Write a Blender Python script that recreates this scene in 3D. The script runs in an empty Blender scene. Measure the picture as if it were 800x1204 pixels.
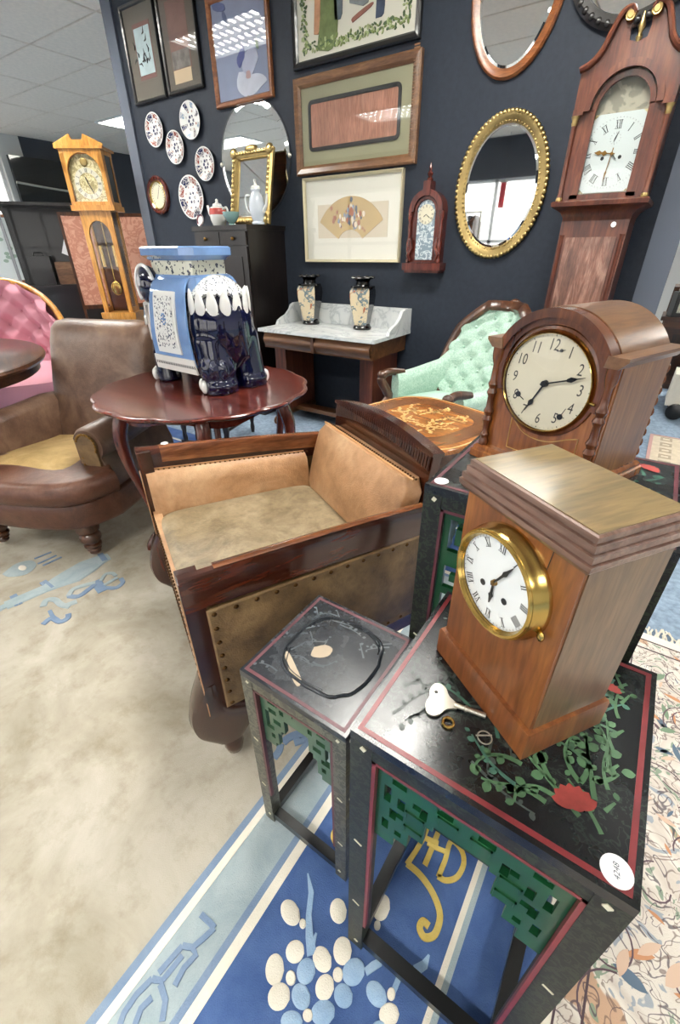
import bpy, bmesh, math, random
from math import sin, cos, pi, radians, sqrt, atan2, hypot
from mathutils import Vector, Matrix
SC = bpy.context.scene
COL = SC.collection
# ------------------------------------------------------------------ camera
F_PX, PITCH, YAW, ROLL, HCAM = 513.5, radians(30.85), radians(34.5), radians(-0.37), 1.15
_f = Vector((-sin(YAW)*cos(PITCH), cos(YAW)*cos(PITCH), -sin(PITCH)))
_r0 = Vector((cos(YAW), sin(YAW), 0)); _u0 = _r0.cross(_f)
_r = _r0*cos(ROLL) + _u0*sin(ROLL); _u = -_r0*sin(ROLL) + _u0*cos(ROLL)
cam = bpy.data.cameras.new('camera'); camo = bpy.data.objects.new('camera', cam); COL.objects.link(camo)
cam.sensor_fit = 'HORIZONTAL'; cam.sensor_width = 36; cam.lens = F_PX/800*36; cam.clip_start = .02
M4 = Matrix((_r, _u, -_f)).transposed().to_4x4(); M4.translation = (0, 0, HCAM); camo.matrix_world = M4
SC.camera = camo
def at(x, y, z=None, X=None, Y=None):
    """real-world point seen at photo pixel (x, y) on the plane z=, X= or Y= (used to measure the room)"""
    d = _f + _r*((x-400)/F_PX) - _u*((y-602)/F_PX)
    t = (z-HCAM)/d.z if z is not None else (X/d.x if X is not None else Y/d.y)
    return Vector((0, 0, HCAM)) + d*t
# ------------------------------------------------------------------ light, exposure
SC.view_settings.view_transform = 'Standard'; SC.view_settings.look = 'None'
SC.view_settings.gamma = 1; SC.view_settings.use_curve_mapping = False
SC.view_settings.exposure = 0.82
SC.cycles.max_bounces = 8; SC.cycles.diffuse_bounces = 4; SC.cycles.glossy_bounces = 4; SC.cycles.transparent_max_bounces = 12
SC.cycles.sample_clamp_indirect = 6
W = bpy.data.worlds.new('sky'); SC.world = W; W.use_nodes = True
WN = W.node_tree.nodes; bg = WN['Background']; bg.inputs[0].default_value = (1, .97, .93, 1); bg.inputs[1].default_value = 1.7
PANEL_POWER = 31.0
random.seed(7)
# ------------------------------------------------------------------ materials
def lin(h):
    h = h.lstrip('#'); out = []
    for i in (0, 2, 4):
        c = int(h[i:i+2], 16)/255
        out.append(c/12.92 if c <= .04045 else ((c+.055)/1.055)**2.4)
    return (*out, 1)
def newmat(name):
    m = bpy.data.materials.new(name); m.use_nodes = True
    nt = m.node_tree; return m, nt, nt.nodes['Principled BSDF']
def N(nt, t, **kw):
    n = nt.nodes.new(t)
    for k, v in kw.items():
        if k in n.inputs.keys() if hasattr(n.inputs, 'keys') else False: n.inputs[k].default_value = v
        else: setattr(n, k, v)
    return n
def coords(nt, scale=(1, 1, 1), rot=(0, 0, 0)):
    tc = nt.nodes.new('ShaderNodeTexCoord'); mp = nt.nodes.new('ShaderNodeMapping')
    mp.inputs['Scale'].default_value = scale; mp.inputs['Rotation'].default_value = rot
    nt.links.new(tc.outputs['Object'], mp.inputs[0]); return mp.outputs[0]
def noise(nt, vec, scale, detail=4, rough=.6, dist=0):
    n = nt.nodes.new('ShaderNodeTexNoise'); n.inputs['Scale'].default_value = scale; n.inputs['Detail'].default_value = detail
    n.inputs['Roughness'].default_value = rough; n.inputs['Distortion'].default_value = dist
    nt.links.new(vec, n.inputs['Vector']); return n.outputs['Fac']
def ramp(nt, fac, stops):
    r = nt.nodes.new('ShaderNodeValToRGB'); e = r.color_ramp.elements
    while len(e) > 1: e.remove(e[0])
    e[0].position = stops[0][0]; e[0].color = stops[0][1]
    for p, c in stops[1:]:
        x = e.new(p); x.color = c
    nt.links.new(fac, r.inputs[0]); return r.outputs[0]
def mix(nt, a, b, fac, mode='MIX'):
    n = nt.nodes.new('ShaderNodeMix'); n.data_type = 'RGBA'; n.blend_type = mode
    for s, v in ((6, a), (7, b), (0, fac)):
        if isinstance(v, (tuple, float, int)): n.inputs[s].default_value = v
        else: nt.links.new(v, n.inputs[s])
    return n.outputs[2]
def bump(nt, bs, h, strength=.3, dist=.002):
    b = nt.nodes.new('ShaderNodeBump'); b.inputs['Strength'].default_value = strength; b.inputs['Distance'].default_value = dist
    nt.links.new(h, b.inputs['Height']); nt.links.new(b.outputs[0], bs.inputs['Normal'])
def plain(name, c, rough=.5, metal=0, coat=0, bumpy=0, bscale=80, var=0, spec=.5):
    m, nt, bs = newmat(name); c = lin(c)
    bs.inputs['Base Color'].default_value = c; bs.inputs['Roughness'].default_value = rough; bs.inputs['Metallic'].default_value = metal
    bs.inputs['Coat Weight'].default_value = coat; bs.inputs['Specular IOR Level'].default_value = spec
    if bumpy or var:
        v = coords(nt); h = noise(nt, v, bscale, 5)
        if bumpy: bump(nt, bs, h, bumpy)
        if var:
            h2 = noise(nt, v, bscale*.12, 5)
            col = ramp(nt, h2, [(.3, tuple(x*(1-var) for x in c[:3])+(1,)), (.7, tuple(min(1, x*(1+var)) for x in c[:3])+(1,))])
            nt.links.new(col, bs.inputs['Base Color'])
    return m
def wood(name, dark, mid, light, grain='z', scale=1., rough=.35, coat=.3, fig=.6):
    m, nt, bs = newmat(name)
    st = {'x': (.12, 1, 1), 'y': (1, .12, 1), 'z': (1, 1, .12)}[grain]
    v = coords(nt, tuple(s*scale for s in st))
    a = noise(nt, v, 14, 5, .6, 1.2); f = noise(nt, v, 120, 3, .5, .3)
    big = noise(nt, coords(nt, (scale,)*3), 5, 3, .5, .6)
    c = ramp(nt, a, [(.25, lin(dark)), (.5, lin(mid)), (.75, lin(light))])
    c = mix(nt, c, ramp(nt, f, [(.35, (.45, .42, .4, 1)), (.6, (1, 1, 1, 1))]), .55, 'MULTIPLY')
    c = mix(nt, c, ramp(nt, big, [(.3, (.6, .58, .55, 1)), (.7, (1.15, 1.12, 1.1, 1))]), fig, 'MULTIPLY')
    nt.links.new(c, bs.inputs['Base Color']); bs.inputs['Roughness'].default_value = rough
    bs.inputs['Coat Weight'].default_value = coat; bs.inputs['Coat Roughness'].default_value = .15
    bump(nt, bs, f, .08, .001); return m
def leather(name, c1, c2, c3, scale=6, rough=.45, worn=.5):
    m, nt, bs = newmat(name); v = coords(nt)
    a = noise(nt, v, scale, 6, .65, .6); b = noise(nt, v, scale*5, 5, .7)
    c = ramp(nt, a, [(.3, lin(c1)), (.5, lin(c2)), (.68, lin(c3))])
    c = mix(nt, c, ramp(nt, b, [(.35, (.55, .53, .5, 1)), (.55, (1, 1, 1, 1))]), worn, 'MULTIPLY')
    nt.links.new(c, bs.inputs['Base Color']); bs.inputs['Roughness'].default_value = rough
    vo = nt.nodes.new('ShaderNodeTexVoronoi'); vo.inputs['Scale'].default_value = 260; nt.links.new(v, vo.inputs['Vector'])
    ad = nt.nodes.new('ShaderNodeMath'); ad.operation = 'ADD'; nt.links.new(vo.outputs['Distance'], ad.inputs[0])
    mu = nt.nodes.new('ShaderNodeMath'); mu.operation = 'MULTIPLY'; mu.inputs[1].default_value = 3; nt.links.new(b, mu.inputs[0]); nt.links.new(mu.outputs[0], ad.inputs[1])
    bump(nt, bs, ad.outputs[0], .35, .0015); return m
def pattern(name, base, marks, scale, thr=.55, rough=.35, coat=.2, dist=1.5, detail=2, extra=None):
    """base colour with scrolling marks"""
    m, nt, bs = newmat(name); v = coords(nt)
    a = noise(nt, v, scale, detail, .5, dist)
    c = ramp(nt, a, [(thr-.03, lin(base)), (thr, lin(marks)), (thr+.09, lin(marks)), (thr+.12, lin(base))])
    if extra:
        b = noise(nt, v, scale*.6, 2, .5, 1)
        c = mix(nt, c, lin(extra), ramp(nt, b, [(.62, (0, 0, 0, 1)), (.66, (1, 1, 1, 1))]))
    nt.links.new(c, bs.inputs['Base Color']); bs.inputs['Roughness'].default_value = rough; bs.inputs['Coat Weight'].default_value = coat
    bump(nt, bs, a, .2, .001); return m
def glass_pane(name, tint=(1, 1, 1, 1), refl=.06):
    m = bpy.data.materials.new(name); m.use_nodes = True; nt = m.node_tree; nt.nodes.clear()
    o = nt.nodes.new('ShaderNodeOutputMaterial'); t = nt.nodes.new('ShaderNodeBsdfTransparent'); t.inputs[0].default_value = tint
    g = nt.nodes.new('ShaderNodeBsdfGlossy'); g.inputs['Roughness'].default_value = .02
    lw = nt.nodes.new('ShaderNodeLayerWeight'); lw.inputs[0].default_value = .5
    pw = nt.nodes.new('ShaderNodeMath'); pw.operation = 'POWER'; pw.inputs[1].default_value = 4; nt.links.new(lw.outputs['Facing'], pw.inputs[0])
    fr = nt.nodes.new('ShaderNodeMath'); fr.operation = 'MULTIPLY_ADD'; fr.inputs[1].default_value = .5; fr.inputs[2].default_value = refl*.5; nt.links.new(pw.outputs[0], fr.inputs[0])
    mx = nt.nodes.new('ShaderNodeMixShader'); nt.links.new(fr.outputs[0], mx.inputs[0]); nt.links.new(t.outputs[0], mx.inputs[1]); nt.links.new(g.outputs[0], mx.inputs[2])
    nt.links.new(mx.outputs[0], o.inputs[0]); return m
def emit(name, c, s):
    m, nt, bs = newmat(name); bs.inputs['Base Color'].default_value = lin(c); bs.inputs['Emission Color'].default_value = lin(c); bs.inputs['Emission Strength'].default_value = s; return m
def mirror_mat(name, c='#e8ecec', rough=.02):
    return plain(name, c, rough, 1)
MT = {}
MT['wall'] = plain('dark blue grey wall paint', '#2a303a', .6, bumpy=.12, bscale=300, var=.12, spec=.25)
MT['pilaster'] = plain('slate grey column finish', '#59606d', .5, bumpy=.05)  # paler grey than the display wall
MT['white_wall'] = plain('white wall paint', '#d9d8d4', .7, bumpy=.1, bscale=200)
MT['dark_wall'] = plain('charcoal wall paint', '#3c4048', .6)
MT['tile'] = plain('ceiling tile', '#f7e9d8', .85, bumpy=.3, bscale=200, var=.06)
MT['grid'] = plain('ceiling grid metal', '#b5aea4', .5)
MT['blue_carpet'] = plain('blue carpet', '#8193a6', .95, bumpy=.8, bscale=350, var=.3)
MT['white_metal'] = plain('white enamelled metal', '#e8e8e6', .4)
MT['panel'] = emit('fluorescent diffuser', '#fdfbf4', PANEL_POWER)
MT['glass'] = glass_pane('window glass')
MT['picture_glass'] = glass_pane('picture glass')
MT['mahogany'] = wood('red mahogany', '#3d1712', '#5f271e', '#79382b', 'x', 1.2, .22, .6)
MT['mahogany_leg'] = wood('red mahogany leg', '#3d1712', '#5c261d', '#7a3a2c', 'z', 1.2, .25, .5)
MT['rosewood'] = wood('dark polished rosewood', '#1c0a05', '#3a170c', '#5c2a15', 'y', 1.1, .2, .6)
MT['rosewood_v'] = wood('dark polished rosewood upright', '#1c0a05', '#35150b', '#552613', 'z', 1.1, .2, .6)
MT['arm_wood'] = wood('lit golden brown arm wood', '#3f1e0f', '#6f3f22', '#9a663e', 'y', 1.2, .25, .5)  # arm wood colour raised to show the top catching light
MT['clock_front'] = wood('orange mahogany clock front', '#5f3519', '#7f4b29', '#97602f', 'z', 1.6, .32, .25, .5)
MT['clock_side'] = wood('reflection greyed brown clock side', '#553e2a', '#695038', '#7c6245', 'z', 1.6, .3, .3, .4)  # greyer than the front: light reflecting off this side is in the colour
MT['clock_top'] = wood('reflection toned olive brown clock top', '#685836', '#7f6a43', '#927c52', 'y', 1.6, .35, .3, .4)  # olive tone carries the light reflected by the top
MT['clock_mould'] = wood('dark brown moulding', '#4a3128', '#775a4e', '#9c8176', 'x', 1.6, .3, .4)
MT['arch_front'] = wood('warm brown arch clock wood', '#6e3d1b', '#945729', '#b07238', 'z', 1.5, .25, .5, .5)
MT['arch_dark'] = wood('dark brown arch clock wood', '#42200f', '#64351a', '#7f4a28', 'z', 1.5, .25, .5)
MT['arch_side'] = wood('brown arch clock side', '#6a4426', '#84592f', '#996f40', 'z', 1.5, .35, .3, .4)
MT['arch_roof'] = wood('brown curved clock roof', '#5f3f27', '#7a5638', '#8f6d4c', 'y', 1.5, .3, .35, .4)
MT['gf_wood'] = wood('reddish brown longcase wood', '#3a1a10', '#5f2f1e', '#7f4a30', 'z', 1, .35, .3)
MT['gf_flame'] = wood('flame mahogany', '#4a2620', '#79503f', '#a98474', 'z', 2.5, .3, .5, .9)
MT['oak'] = wood('golden oak', '#a8691f', '#cf9140', '#e3ae62', 'z', 1.3, .3, .4, .3)
MT['pink_veneer'] = pattern('salmon veneer panel', '#d09c85', '#bb7f69', 9, .5, .3, .4, 2, 4)
MT['black_cabinet'] = wood('black stained cabinet wood', '#0b0908', '#171211', '#241c1a', 'z', 1.2, .35, .3)
MT['walnut'] = wood('walnut', '#2b160c', '#4f2d18', '#744827', 'x', 1.2, .3, .4)
MT['walnut_v'] = wood('walnut upright', '#2b160c', '#4a2916', '#6b4124', 'z', 1.2, .3, .4)
MT['stand_wood'] = wood('mid brown washstand wood', '#462a19', '#6d4729', '#8b623e', 'x', 1.2, .3, .4)
MT['frame_brown'] = wood('brown picture frame wood', '#573a24', '#7c573a', '#95704d', 'x', 1.5, .35, .3)
MT['frame_orange'] = wood('orange brown picture frame', '#6b3a1b', '#94572c', '#b4733f', 'x', 1.5, .35, .3)
MT['gilt'] = plain('gilt', '#ab9462', .36, 1, bumpy=.25, bscale=120, var=.25)
MT['brass'] = plain('polished brass', '#c4a660', .2, 1, bumpy=.05, bscale=30)
MT['antique_brass'] = plain('antique brass', '#8a6a3a', .35, 1)
MT['steel'] = plain('pale nickel steel', '#bdb9ad', .42, 1)
MT['mirror'] = mirror_mat('silvered mirror')
MT['tan'] = leather('tan leather', '#8f6844', '#b08660', '#c39e78', 5, .4, .35)
MT['tan_seat'] = leather('scuffed greyish tan seat leather', '#66573f', '#8b7b60', '#a49479', 7, .4, .6)
MT['tan_panel'] = leather('aged tan leather panel', '#4c3a24', '#705737', '#866c48', 6, .5, .6)
MT['brown_leather'] = leather('worn brown leather', '#4a342a', '#6a5142', '#836a58', 5, .33, .4)
MT['brown_leather2'] = leather('reddish brown leather', '#3c2318', '#5b3829', '#72503f', 6, .36, .4)
MT['suede'] = leather('ochre suede cushion', '#8f7648', '#a98c5a', '#ba9f70', 6, .8, .2)
MT['stud'] = plain('dark brass stud', '#5a4024', .35, 1)
MT['piping'] = plain('tan piping', '#b08358', .5)
MT['pink'] = plain('dusty pink velvet', '#c48997', .85)
MT['green_fab'] = pattern('mint damask fabric', '#b4cbbd', '#93b3a1', 110, .5, .8, 0, 1.2, 3)
MT['mint_plain'] = plain('mint seat fabric', '#b3cfc1', .85)
MT['marble'] = None
MT['black'] = plain('black lacquer', '#121314', .28, coat=.3)
MT['black_glass'] = plain('black glossy glass', '#06080a', .06, coat=.5)
MT['dark_metal'] = plain('dark grey metal', '#4a4b4e', .4, .6)
MT['navy'] = plain('navy glaze', '#05082a', .1, coat=.6)
MT['sky_glaze'] = plain('mid blue glaze', '#6d8fc0', .1, coat=.8, var=.18, bscale=80)
MT['white_glaze'] = plain('white glaze', '#e6e6e2', .1, coat=.8)
MT['pierced'] = pattern('white glaze with dark flecks', '#e3e4e0', '#3b4258', 120, .60, .15, .6, .3, 1)
MT['pierced_yellow'] = pattern('cream glaze with dark flecks', '#d8d7c4', '#33384a', 75, .62, .15, .6, .3, 1)
MT['enamel'] = plain('white enamel dial', '#eef2f2', .18, coat=.6)
MT['cream_dial'] = plain('aged cream dial', '#d9d2ba', .4, var=.07, bscale=60)
MT['ink'] = plain('black ink', '#15171a', .5)
MT['hand'] = plain('blued steel hand', '#16181c', .3, .4)
MT['paper'] = plain('white paper', '#f2f3f6', .6)
MT['red_line'] = plain('red lacquer line', '#74272c', .4, var=.2, bscale=200)
MT['red_line_dull'] = plain('dull red lacquer line', '#5c2d35', .4, var=.3, bscale=200)
MT['green_panel'] = plain('green lacquer', '#0e4524', .36, coat=.2, var=.2, bscale=150)
MT['olive_panel'] = plain('olive green lacquer', '#375640', .35, coat=.2, var=.25, bscale=150)
MT['frame_speck'] = pattern('black lacquer with green sprigs', '#0c0e0c', '#262e20', 95, .52, .5, .04, 1.0, 2)
MT['frame_olive'] = pattern('worn olive lacquer', '#38382f', '#5a594b', 60, .5, .4, .15, 1.0, 3)
MT['vine'] = plain('green painted vine', '#4a6b4c', .4, var=.35, bscale=200)
MT['vine2'] = plain('grey green painted sprig', '#41685a', .4, var=.35, bscale=200)
MT['peony'] = plain('red painted peony', '#8f3833', .5, var=.4, bscale=200)
MT['bare'] = plain('bare pale ground', '#b5a58f', .8, var=.1)
MT['bone'] = plain('bone peg', '#cfcab2', .4)
def mk_marble():
    m, nt, bs = newmat('white veined marble'); v = coords(nt, (1, 1, 1))
    a = noise(nt, v, 3.5, 5, .6, 1.4)
    c = ramp(nt, a, [(.3, lin('#e2e4e2')), (.47, lin('#d4d7d7')), (.5, lin('#b9bec0')), (.53, lin('#d8dbda')), (.8, lin('#e9eae7'))])
    nt.links.new(c, bs.inputs['Base Color']); bs.inputs['Roughness'].default_value = .25; return m
MT['marble'] = mk_marble()
def mk_lacquer_top(name, base, spr, rough):
    m, nt, bs = newmat(name); v = coords(nt)
    a = noise(nt, v, 60, 3, .55, 1.6); b = noise(nt, v, 9, 4, .6); d = noise(nt, v, 240, 3)
    c = ramp(nt, a, [(.5, lin(base)), (.53, lin(spr)), (.56, lin(spr)), (.59, lin(base))])
    c = mix(nt, lin(base), c, ramp(nt, b, [(.42, (0, 0, 0, 1)), (.6, (1, 1, 1, 1))]))
    nt.links.new(c, bs.inputs['Base Color'])
    nt.links.new(ramp(nt, b, [(.35, (rough*.75,)*3+(1,)), (.65, (rough*1.25,)*3+(1,))]), bs.inputs['Roughness'])
    bump(nt, bs, mix(nt, a, d, .3), .16, .0012); return m
MT['lacquer_top'] = mk_lacquer_top('black lacquer table top', '#101216', '#2f3a35', .27)
MT['lacquer_worn'] = mk_lacquer_top('worn dark grey lacquer', '#1f2329', '#3c4147', .26)
def mk_cream():
    m, nt, bs = newmat('cream wool pile'); v = coords(nt)
    a = noise(nt, v, 3, 6, .65, .5); b = noise(nt, v, 12, 5, .7); d = noise(nt, v, 420, 3, .6)
    c = ramp(nt, a, [(.3, lin('#938b7a')), (.5, lin('#aaa394')), (.65, lin('#bab4a7'))])
    c = mix(nt, c, ramp(nt, b, [(.33, (.80, .77, .72, 1)), (.5, (1, 1, 1, 1))]), .8, 'MULTIPLY')
    nt.links.new(c, bs.inputs['Base Color']); bs.inputs['Roughness'].default_value = .95; bs.inputs['Specular IOR Level'].default_value = .1
    bump(nt, bs, mix(nt, d, b, .5), .6, .004); return m
def mk_wool(name, c1, c2):
    m, nt, bs = newmat(name); v = coords(nt); a = noise(nt, v, 10, 6, .7, .4); d = noise(nt, v, 420, 3)
    nt.links.new(ramp(nt, a, [(.3, lin(c1)), (.7, lin(c2))]), bs.inputs['Base Color']); bs.inputs['Roughness'].default_value = .95
    bs.inputs['Specular IOR Level'].default_value = .1; bump(nt, bs, mix(nt, d, a, .4), .6, .004); return m
MT['cream_wool'] = mk_cream()
MT['royal_wool'] = mk_wool('royal blue wool', '#3c5485', '#546d9c')
MT['grey_blue_wool'] = mk_wool('grey blue wool', '#8f9fa6', '#abb6b8')
MT['slate_wool'] = mk_wool('slate blue wool line', '#6a7f9c', '#8496ad')
MT['white_wool'] = mk_wool('ivory wool', '#ddd6c6', '#eae4d6')
MT['petal_wool'] = mk_wool('pale blue petal wool', '#7f9fc4', '#a9c0d4')
MT['gold_wool'] = mk_wool('gold wool', '#c2a650', '#d8c277')
def mk_persian():
    m, nt, bs = newmat('persian floral wool'); v = coords(nt)
    def vor(s, feat='F1'):
        n = nt.nodes.new('ShaderNodeTexVoronoi'); n.feature = feat; n.inputs['Scale'].default_value = s
        wv = nt.nodes.new('ShaderNodeTexNoise'); wv.inputs['Scale'].default_value = 9; wv.inputs['Detail'].default_value = 2
        nt.links.new(v, wv.inputs['Vector']); mxv = mix(nt, v, wv.outputs['Color'], .1)
        nt.links.new(mxv, n.inputs['Vector']); return n
    a = noise(nt, v, 9, 2, .5, 2.0); b = noise(nt, v, 15, 2, .5, 1.6); k = noise(nt, v, 7, 2, .5, 1.0)
    base = ramp(nt, k, [(.4, lin('#d3ccc2')), (.52, lin('#c4bab0')), (.6, lin('#d8d1c7'))])
    c = mix(nt, base, lin('#b48a68'), ramp(nt, k, [(.63, (0, 0, 0, 1)), (.645, (.8, .8, .8, 1)), (.7, (.8, .8, .8, 1)), (.72, (0, 0, 0, 1))]))
    c = mix(nt, c, lin('#8f98a3'), ramp(nt, b, [(.35, (.85, .85, .85, 1)), (.36, (0, 0, 0, 1))]))
    c = mix(nt, c, lin('#7f927e'), ramp(nt, b, [(.62, (0, 0, 0, 1)), (.63, (.9, .9, .9, 1)), (.69, (.9, .9, .9, 1)), (.7, (0, 0, 0, 1))]))
    c = mix(nt, c, lin('#4d4450'), ramp(nt, a, [(.48, (0, 0, 0, 1)), (.486, (.8, .8, .8, 1)), (.50, (.8, .8, .8, 1)), (.506, (0, 0, 0, 1))]))
    c = mix(nt, c, lin('#6d5a55'), ramp(nt, b, [(.49, (0, 0, 0, 1)), (.5, (.7, .7, .7, 1)), (.515, (.7, .7, .7, 1)), (.525, (0, 0, 0, 1))]))
    nt.links.new(c, bs.inputs['Base Color']); bs.inputs['Roughness'].default_value = .95; bs.inputs['Specular IOR Level'].default_value = .1
    bump(nt, bs, noise(nt, v, 400, 3), .5, .003); return m
MT['persian'] = mk_persian()
# ------------------------------------------------------------------ mesh helpers
class MB:
    def __init__(s): s.bm = bmesh.new()
    def face(s, pts):
        vs = [s.bm.verts.new(p) for p in pts]
        try: return s.bm.faces.new(vs)
        except ValueError: return None
    def box(s, cx, cy, cz, sx, sy, sz, R=None, taper=1.):
        P = []
        for z in (-1, 1):
            k = taper if z < 0 else 1
            for x, y in ((-1, -1), (1, -1), (1, 1), (-1, 1)):
                p = Vector((x*sx/2*k, y*sy/2*k, z*sz/2))
                if R is not None: p = R @ p
                P.append(s.bm.verts.new(p+Vector((cx, cy, cz))))
        for f in ((0, 3, 2, 1), (4, 5, 6, 7), (0, 1, 5, 4), (1, 2, 6, 5), (2, 3, 7, 6), (3, 0, 4, 7)):
            s.bm.faces.new([P[i] for i in f])
        return s
    def bx(s, x0, x1, y0, y1, z0, z1): return s.box((x0+x1)/2, (y0+y1)/2, (z0+z1)/2, abs(x1-x0), abs(y1-y0), abs(z1-z0))
    def loft(s, rings, caps=True, closed=True):
        R = [[s.bm.verts.new(p) for p in r] for r in rings]; n = len(R[0])
        for a, b in zip(R, R[1:]):
            for i in range(n if closed else n-1):
                j = (i+1) % n
                try: s.bm.faces.new((a[i], a[j], b[j], b[i]))
                except ValueError: pass
        if caps and closed:
            try: s.bm.faces.new(R[0][::-1]); s.bm.faces.new(R[-1])
            except ValueError: pass
        return s
    def prism(s, poly, plane, d0, d1):
        def P(a, b, d): return {'xy': (a, b, d), 'xz': (a, d, b), 'yz': (d, a, b)}[plane]
        return s.loft([[P(a, b, d0) for a, b in poly], [P(a, b, d1) for a, b in poly]])
    def strip(s, inner, outer, plane, d0, d1):
        """closed frame between two outlines with equal point counts"""
        def P(q, d): a, b = q; return {'xy': (a, b, d), 'xz': (a, d, b), 'yz': (d, a, b)}[plane]
        n = len(inner)
        A = [[s.bm.verts.new(P(q, d)) for q in L] for L in (inner, outer) for d in (d0, d1)]
        i0, i1, o0, o1 = A
        for i in range(n):
            j = (i+1) % n
            for a, b in ((i0, o0), (o0, o1), (o1, i1), (i1, i0)):
                try: s.bm.faces.new((a[i], a[j], b[j], b[i]))
                except ValueError: pass
        return s
    def band(s, inner, outer, plane, d0, d1):
        """open curved band between two outlines"""
        def P(q, d): a, b = q; return {'xy': (a, b, d), 'xz': (a, d, b), 'yz': (d, a, b)}[plane]
        return s.loft([[P(i, d0), P(o, d0), P(o, d1), P(i, d1)] for i, o in zip(inner, outer)])
    def tube(s, pts, r, n=8, caps=True, flat=1.):
        pts = [Vector(p) for p in pts]; m = len(pts)
        rs = r if isinstance(r, (list, tuple)) else [r]*m
        rings = []; up = None
        for i, p in enumerate(pts):
            t = (pts[min(i+1, m-1)]-pts[max(i-1, 0)])
            if t.length < 1e-9: t = Vector((0, 0, 1))
            t.normalize()
            if up is None: up = Vector((0, 0, 1)) if abs(t.z) < .9 else Vector((0, 1, 0))
            a = up-t*up.dot(t)
            if a.length < 1e-6: a = Vector((1, 0, 0))
            a.normalize(); up = a; b = t.cross(a)
            rings.append([p+a*(rs[i]*cos(2*pi*k/n))+b*(rs[i]*flat*sin(2*pi*k/n)) for k in range(n)])
        return s.loft(rings, caps)
    def lathe(s, prof, n=20, c=(0, 0, 0), axis='z', caps=True, sq=None):
        c = Vector(c); rings = []
        for r, z in prof:
            ring = []
            for k in range(n):
                a = 2*pi*k/n; x, y = max(r, 1e-5)*cos(a), max(r, 1e-5)*sin(a)
                p = {'z': (x, y, z), 'y': (x, z, y), 'x': (z, x, y)}[axis]; ring.append(c+Vector(p))
            rings.append(ring)
        return s.loft(rings, caps)
    def ell(s, c, r, n=16, m=10):
        c = Vector(c); r = (r, r, r) if not isinstance(r, (tuple, list)) else r
        return s.loft([[c+Vector((r[0]*sin(pi*max(.02, min(.98, j/m)))*cos(2*pi*k/n), r[1]*sin(pi*max(.02, min(.98, j/m)))*sin(2*pi*k/n), -r[2]*cos(pi*j/m))) for k in range(n)] for j in range(m+1)])
    def grid(s, f, nu, nv, thick=None):
        V = [[s.bm.verts.new(f(i/nu, j/nv)) for j in range(nv+1)] for i in range(nu+1)]
        for i in range(nu):
            for j in range(nv): s.bm.faces.new((V[i][j], V[i+1][j], V[i+1][j+1], V[i][j+1]))
        return s
    def ribbon(s, pts, w, z, closed=False):
        """flat ribbon in the xy plane at height z; w number or list"""
        n = len(pts); ws = w if isinstance(w, (list, tuple)) else [w]*n; L, Rr = [], []
        for i, p in enumerate(pts):
            a, b = pts[max(i-1, 0)], pts[min(i+1, n-1)]
            dx, dy = b[0]-a[0], b[1]-a[1]; l = hypot(dx, dy) or 1
            nx, ny = -dy/l*ws[i]/2, dx/l*ws[i]/2
            L.append(s.bm.verts.new((p[0]+nx, p[1]+ny, z))); Rr.append(s.bm.verts.new((p[0]-nx, p[1]-ny, z)))
        for i in range(n-1): s.bm.faces.new((Rr[i], Rr[i+1], L[i+1], L[i]))
        return s
    def poly(s, pts, z):
        s.face([(p[0], p[1], z) for p in pts]); return s
    def xform(s, M, start=0):
        s.bm.verts.ensure_lookup_table()
        for v in s.bm.verts[start:]: v.co = M @ v.co
        return s
    def count(s): return len(s.bm.verts)
    def build(s, name, mat, parent=None, bev=0, seg=2, ang=38, smooth=True, mods=None):
        bm = s.bm
        if name in ('leg', 'back_leg', 'foot', 'foot_scroll', 'ball_foot'):
            for v in bm.verts: v.co.z = max(v.co.z, .0005)
        if bev:
            es = [e for e in bm.edges if len(e.link_faces) == 2 and e.calc_face_angle(0) > radians(30)]
            bmesh.ops.bevel(bm, geom=es, offset=bev, segments=seg, affect='EDGES', profile=.5, clamp_overlap=True)
        bmesh.ops.recalc_face_normals(bm, faces=bm.faces[:])
        if smooth:
            for f in bm.faces: f.smooth = True
            for e in bm.edges:
                if len(e.link_faces) == 2 and e.calc_face_angle(0) > radians(ang): e.smooth = False
        me = bpy.data.meshes.new(name); bm.to_mesh(me); bm.free()
        me.materials.append(MT[mat] if isinstance(mat, str) else mat)
        return link(name, me, parent)
def link(name, me, parent=None):
    o = bpy.data.objects.new(name, me); COL.objects.link(o)
    if parent is not None: o.parent = parent
    return o
def tag(o, label, cat, group=None, kind=None):
    o['label'] = label; o['category'] = cat
    if group: o['group'] = group
    return o
def thing(name, label, cat, loc=(0, 0, 0), rz=0, group=None):
    o = bpy.data.objects.new(name, None); COL.objects.link(o); o.empty_display_size = .05
    o.location = loc; o.rotation_euler = (0, 0, rz); return tag(o, label, cat, group)
def struct(o): o['kind'] = 'structure'; return o
def copy_tree(o, parent=None):
    c = o.copy(); COL.objects.link(c)
    if parent is not None: c.parent = parent
    for ch in list(o.children): copy_tree(ch, c)
    return c
def arc(cx, cy, r, a0, a1, n, ry=None):
    ry = r if ry is None else ry
    return [(cx+r*cos(a0+(a1-a0)*i/n), cy+ry*sin(a0+(a1-a0)*i/n)) for i in range(n+1)]
def ellp(cx, cy, rx, ry, n=32): return [(cx+rx*cos(2*pi*i/n), cy+ry*sin(2*pi*i/n)) for i in range(n)]
def rect(x0, x1, z0, z1): return [(x0, z0), (x1, z0), (x1, z1), (x0, z1)]
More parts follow.
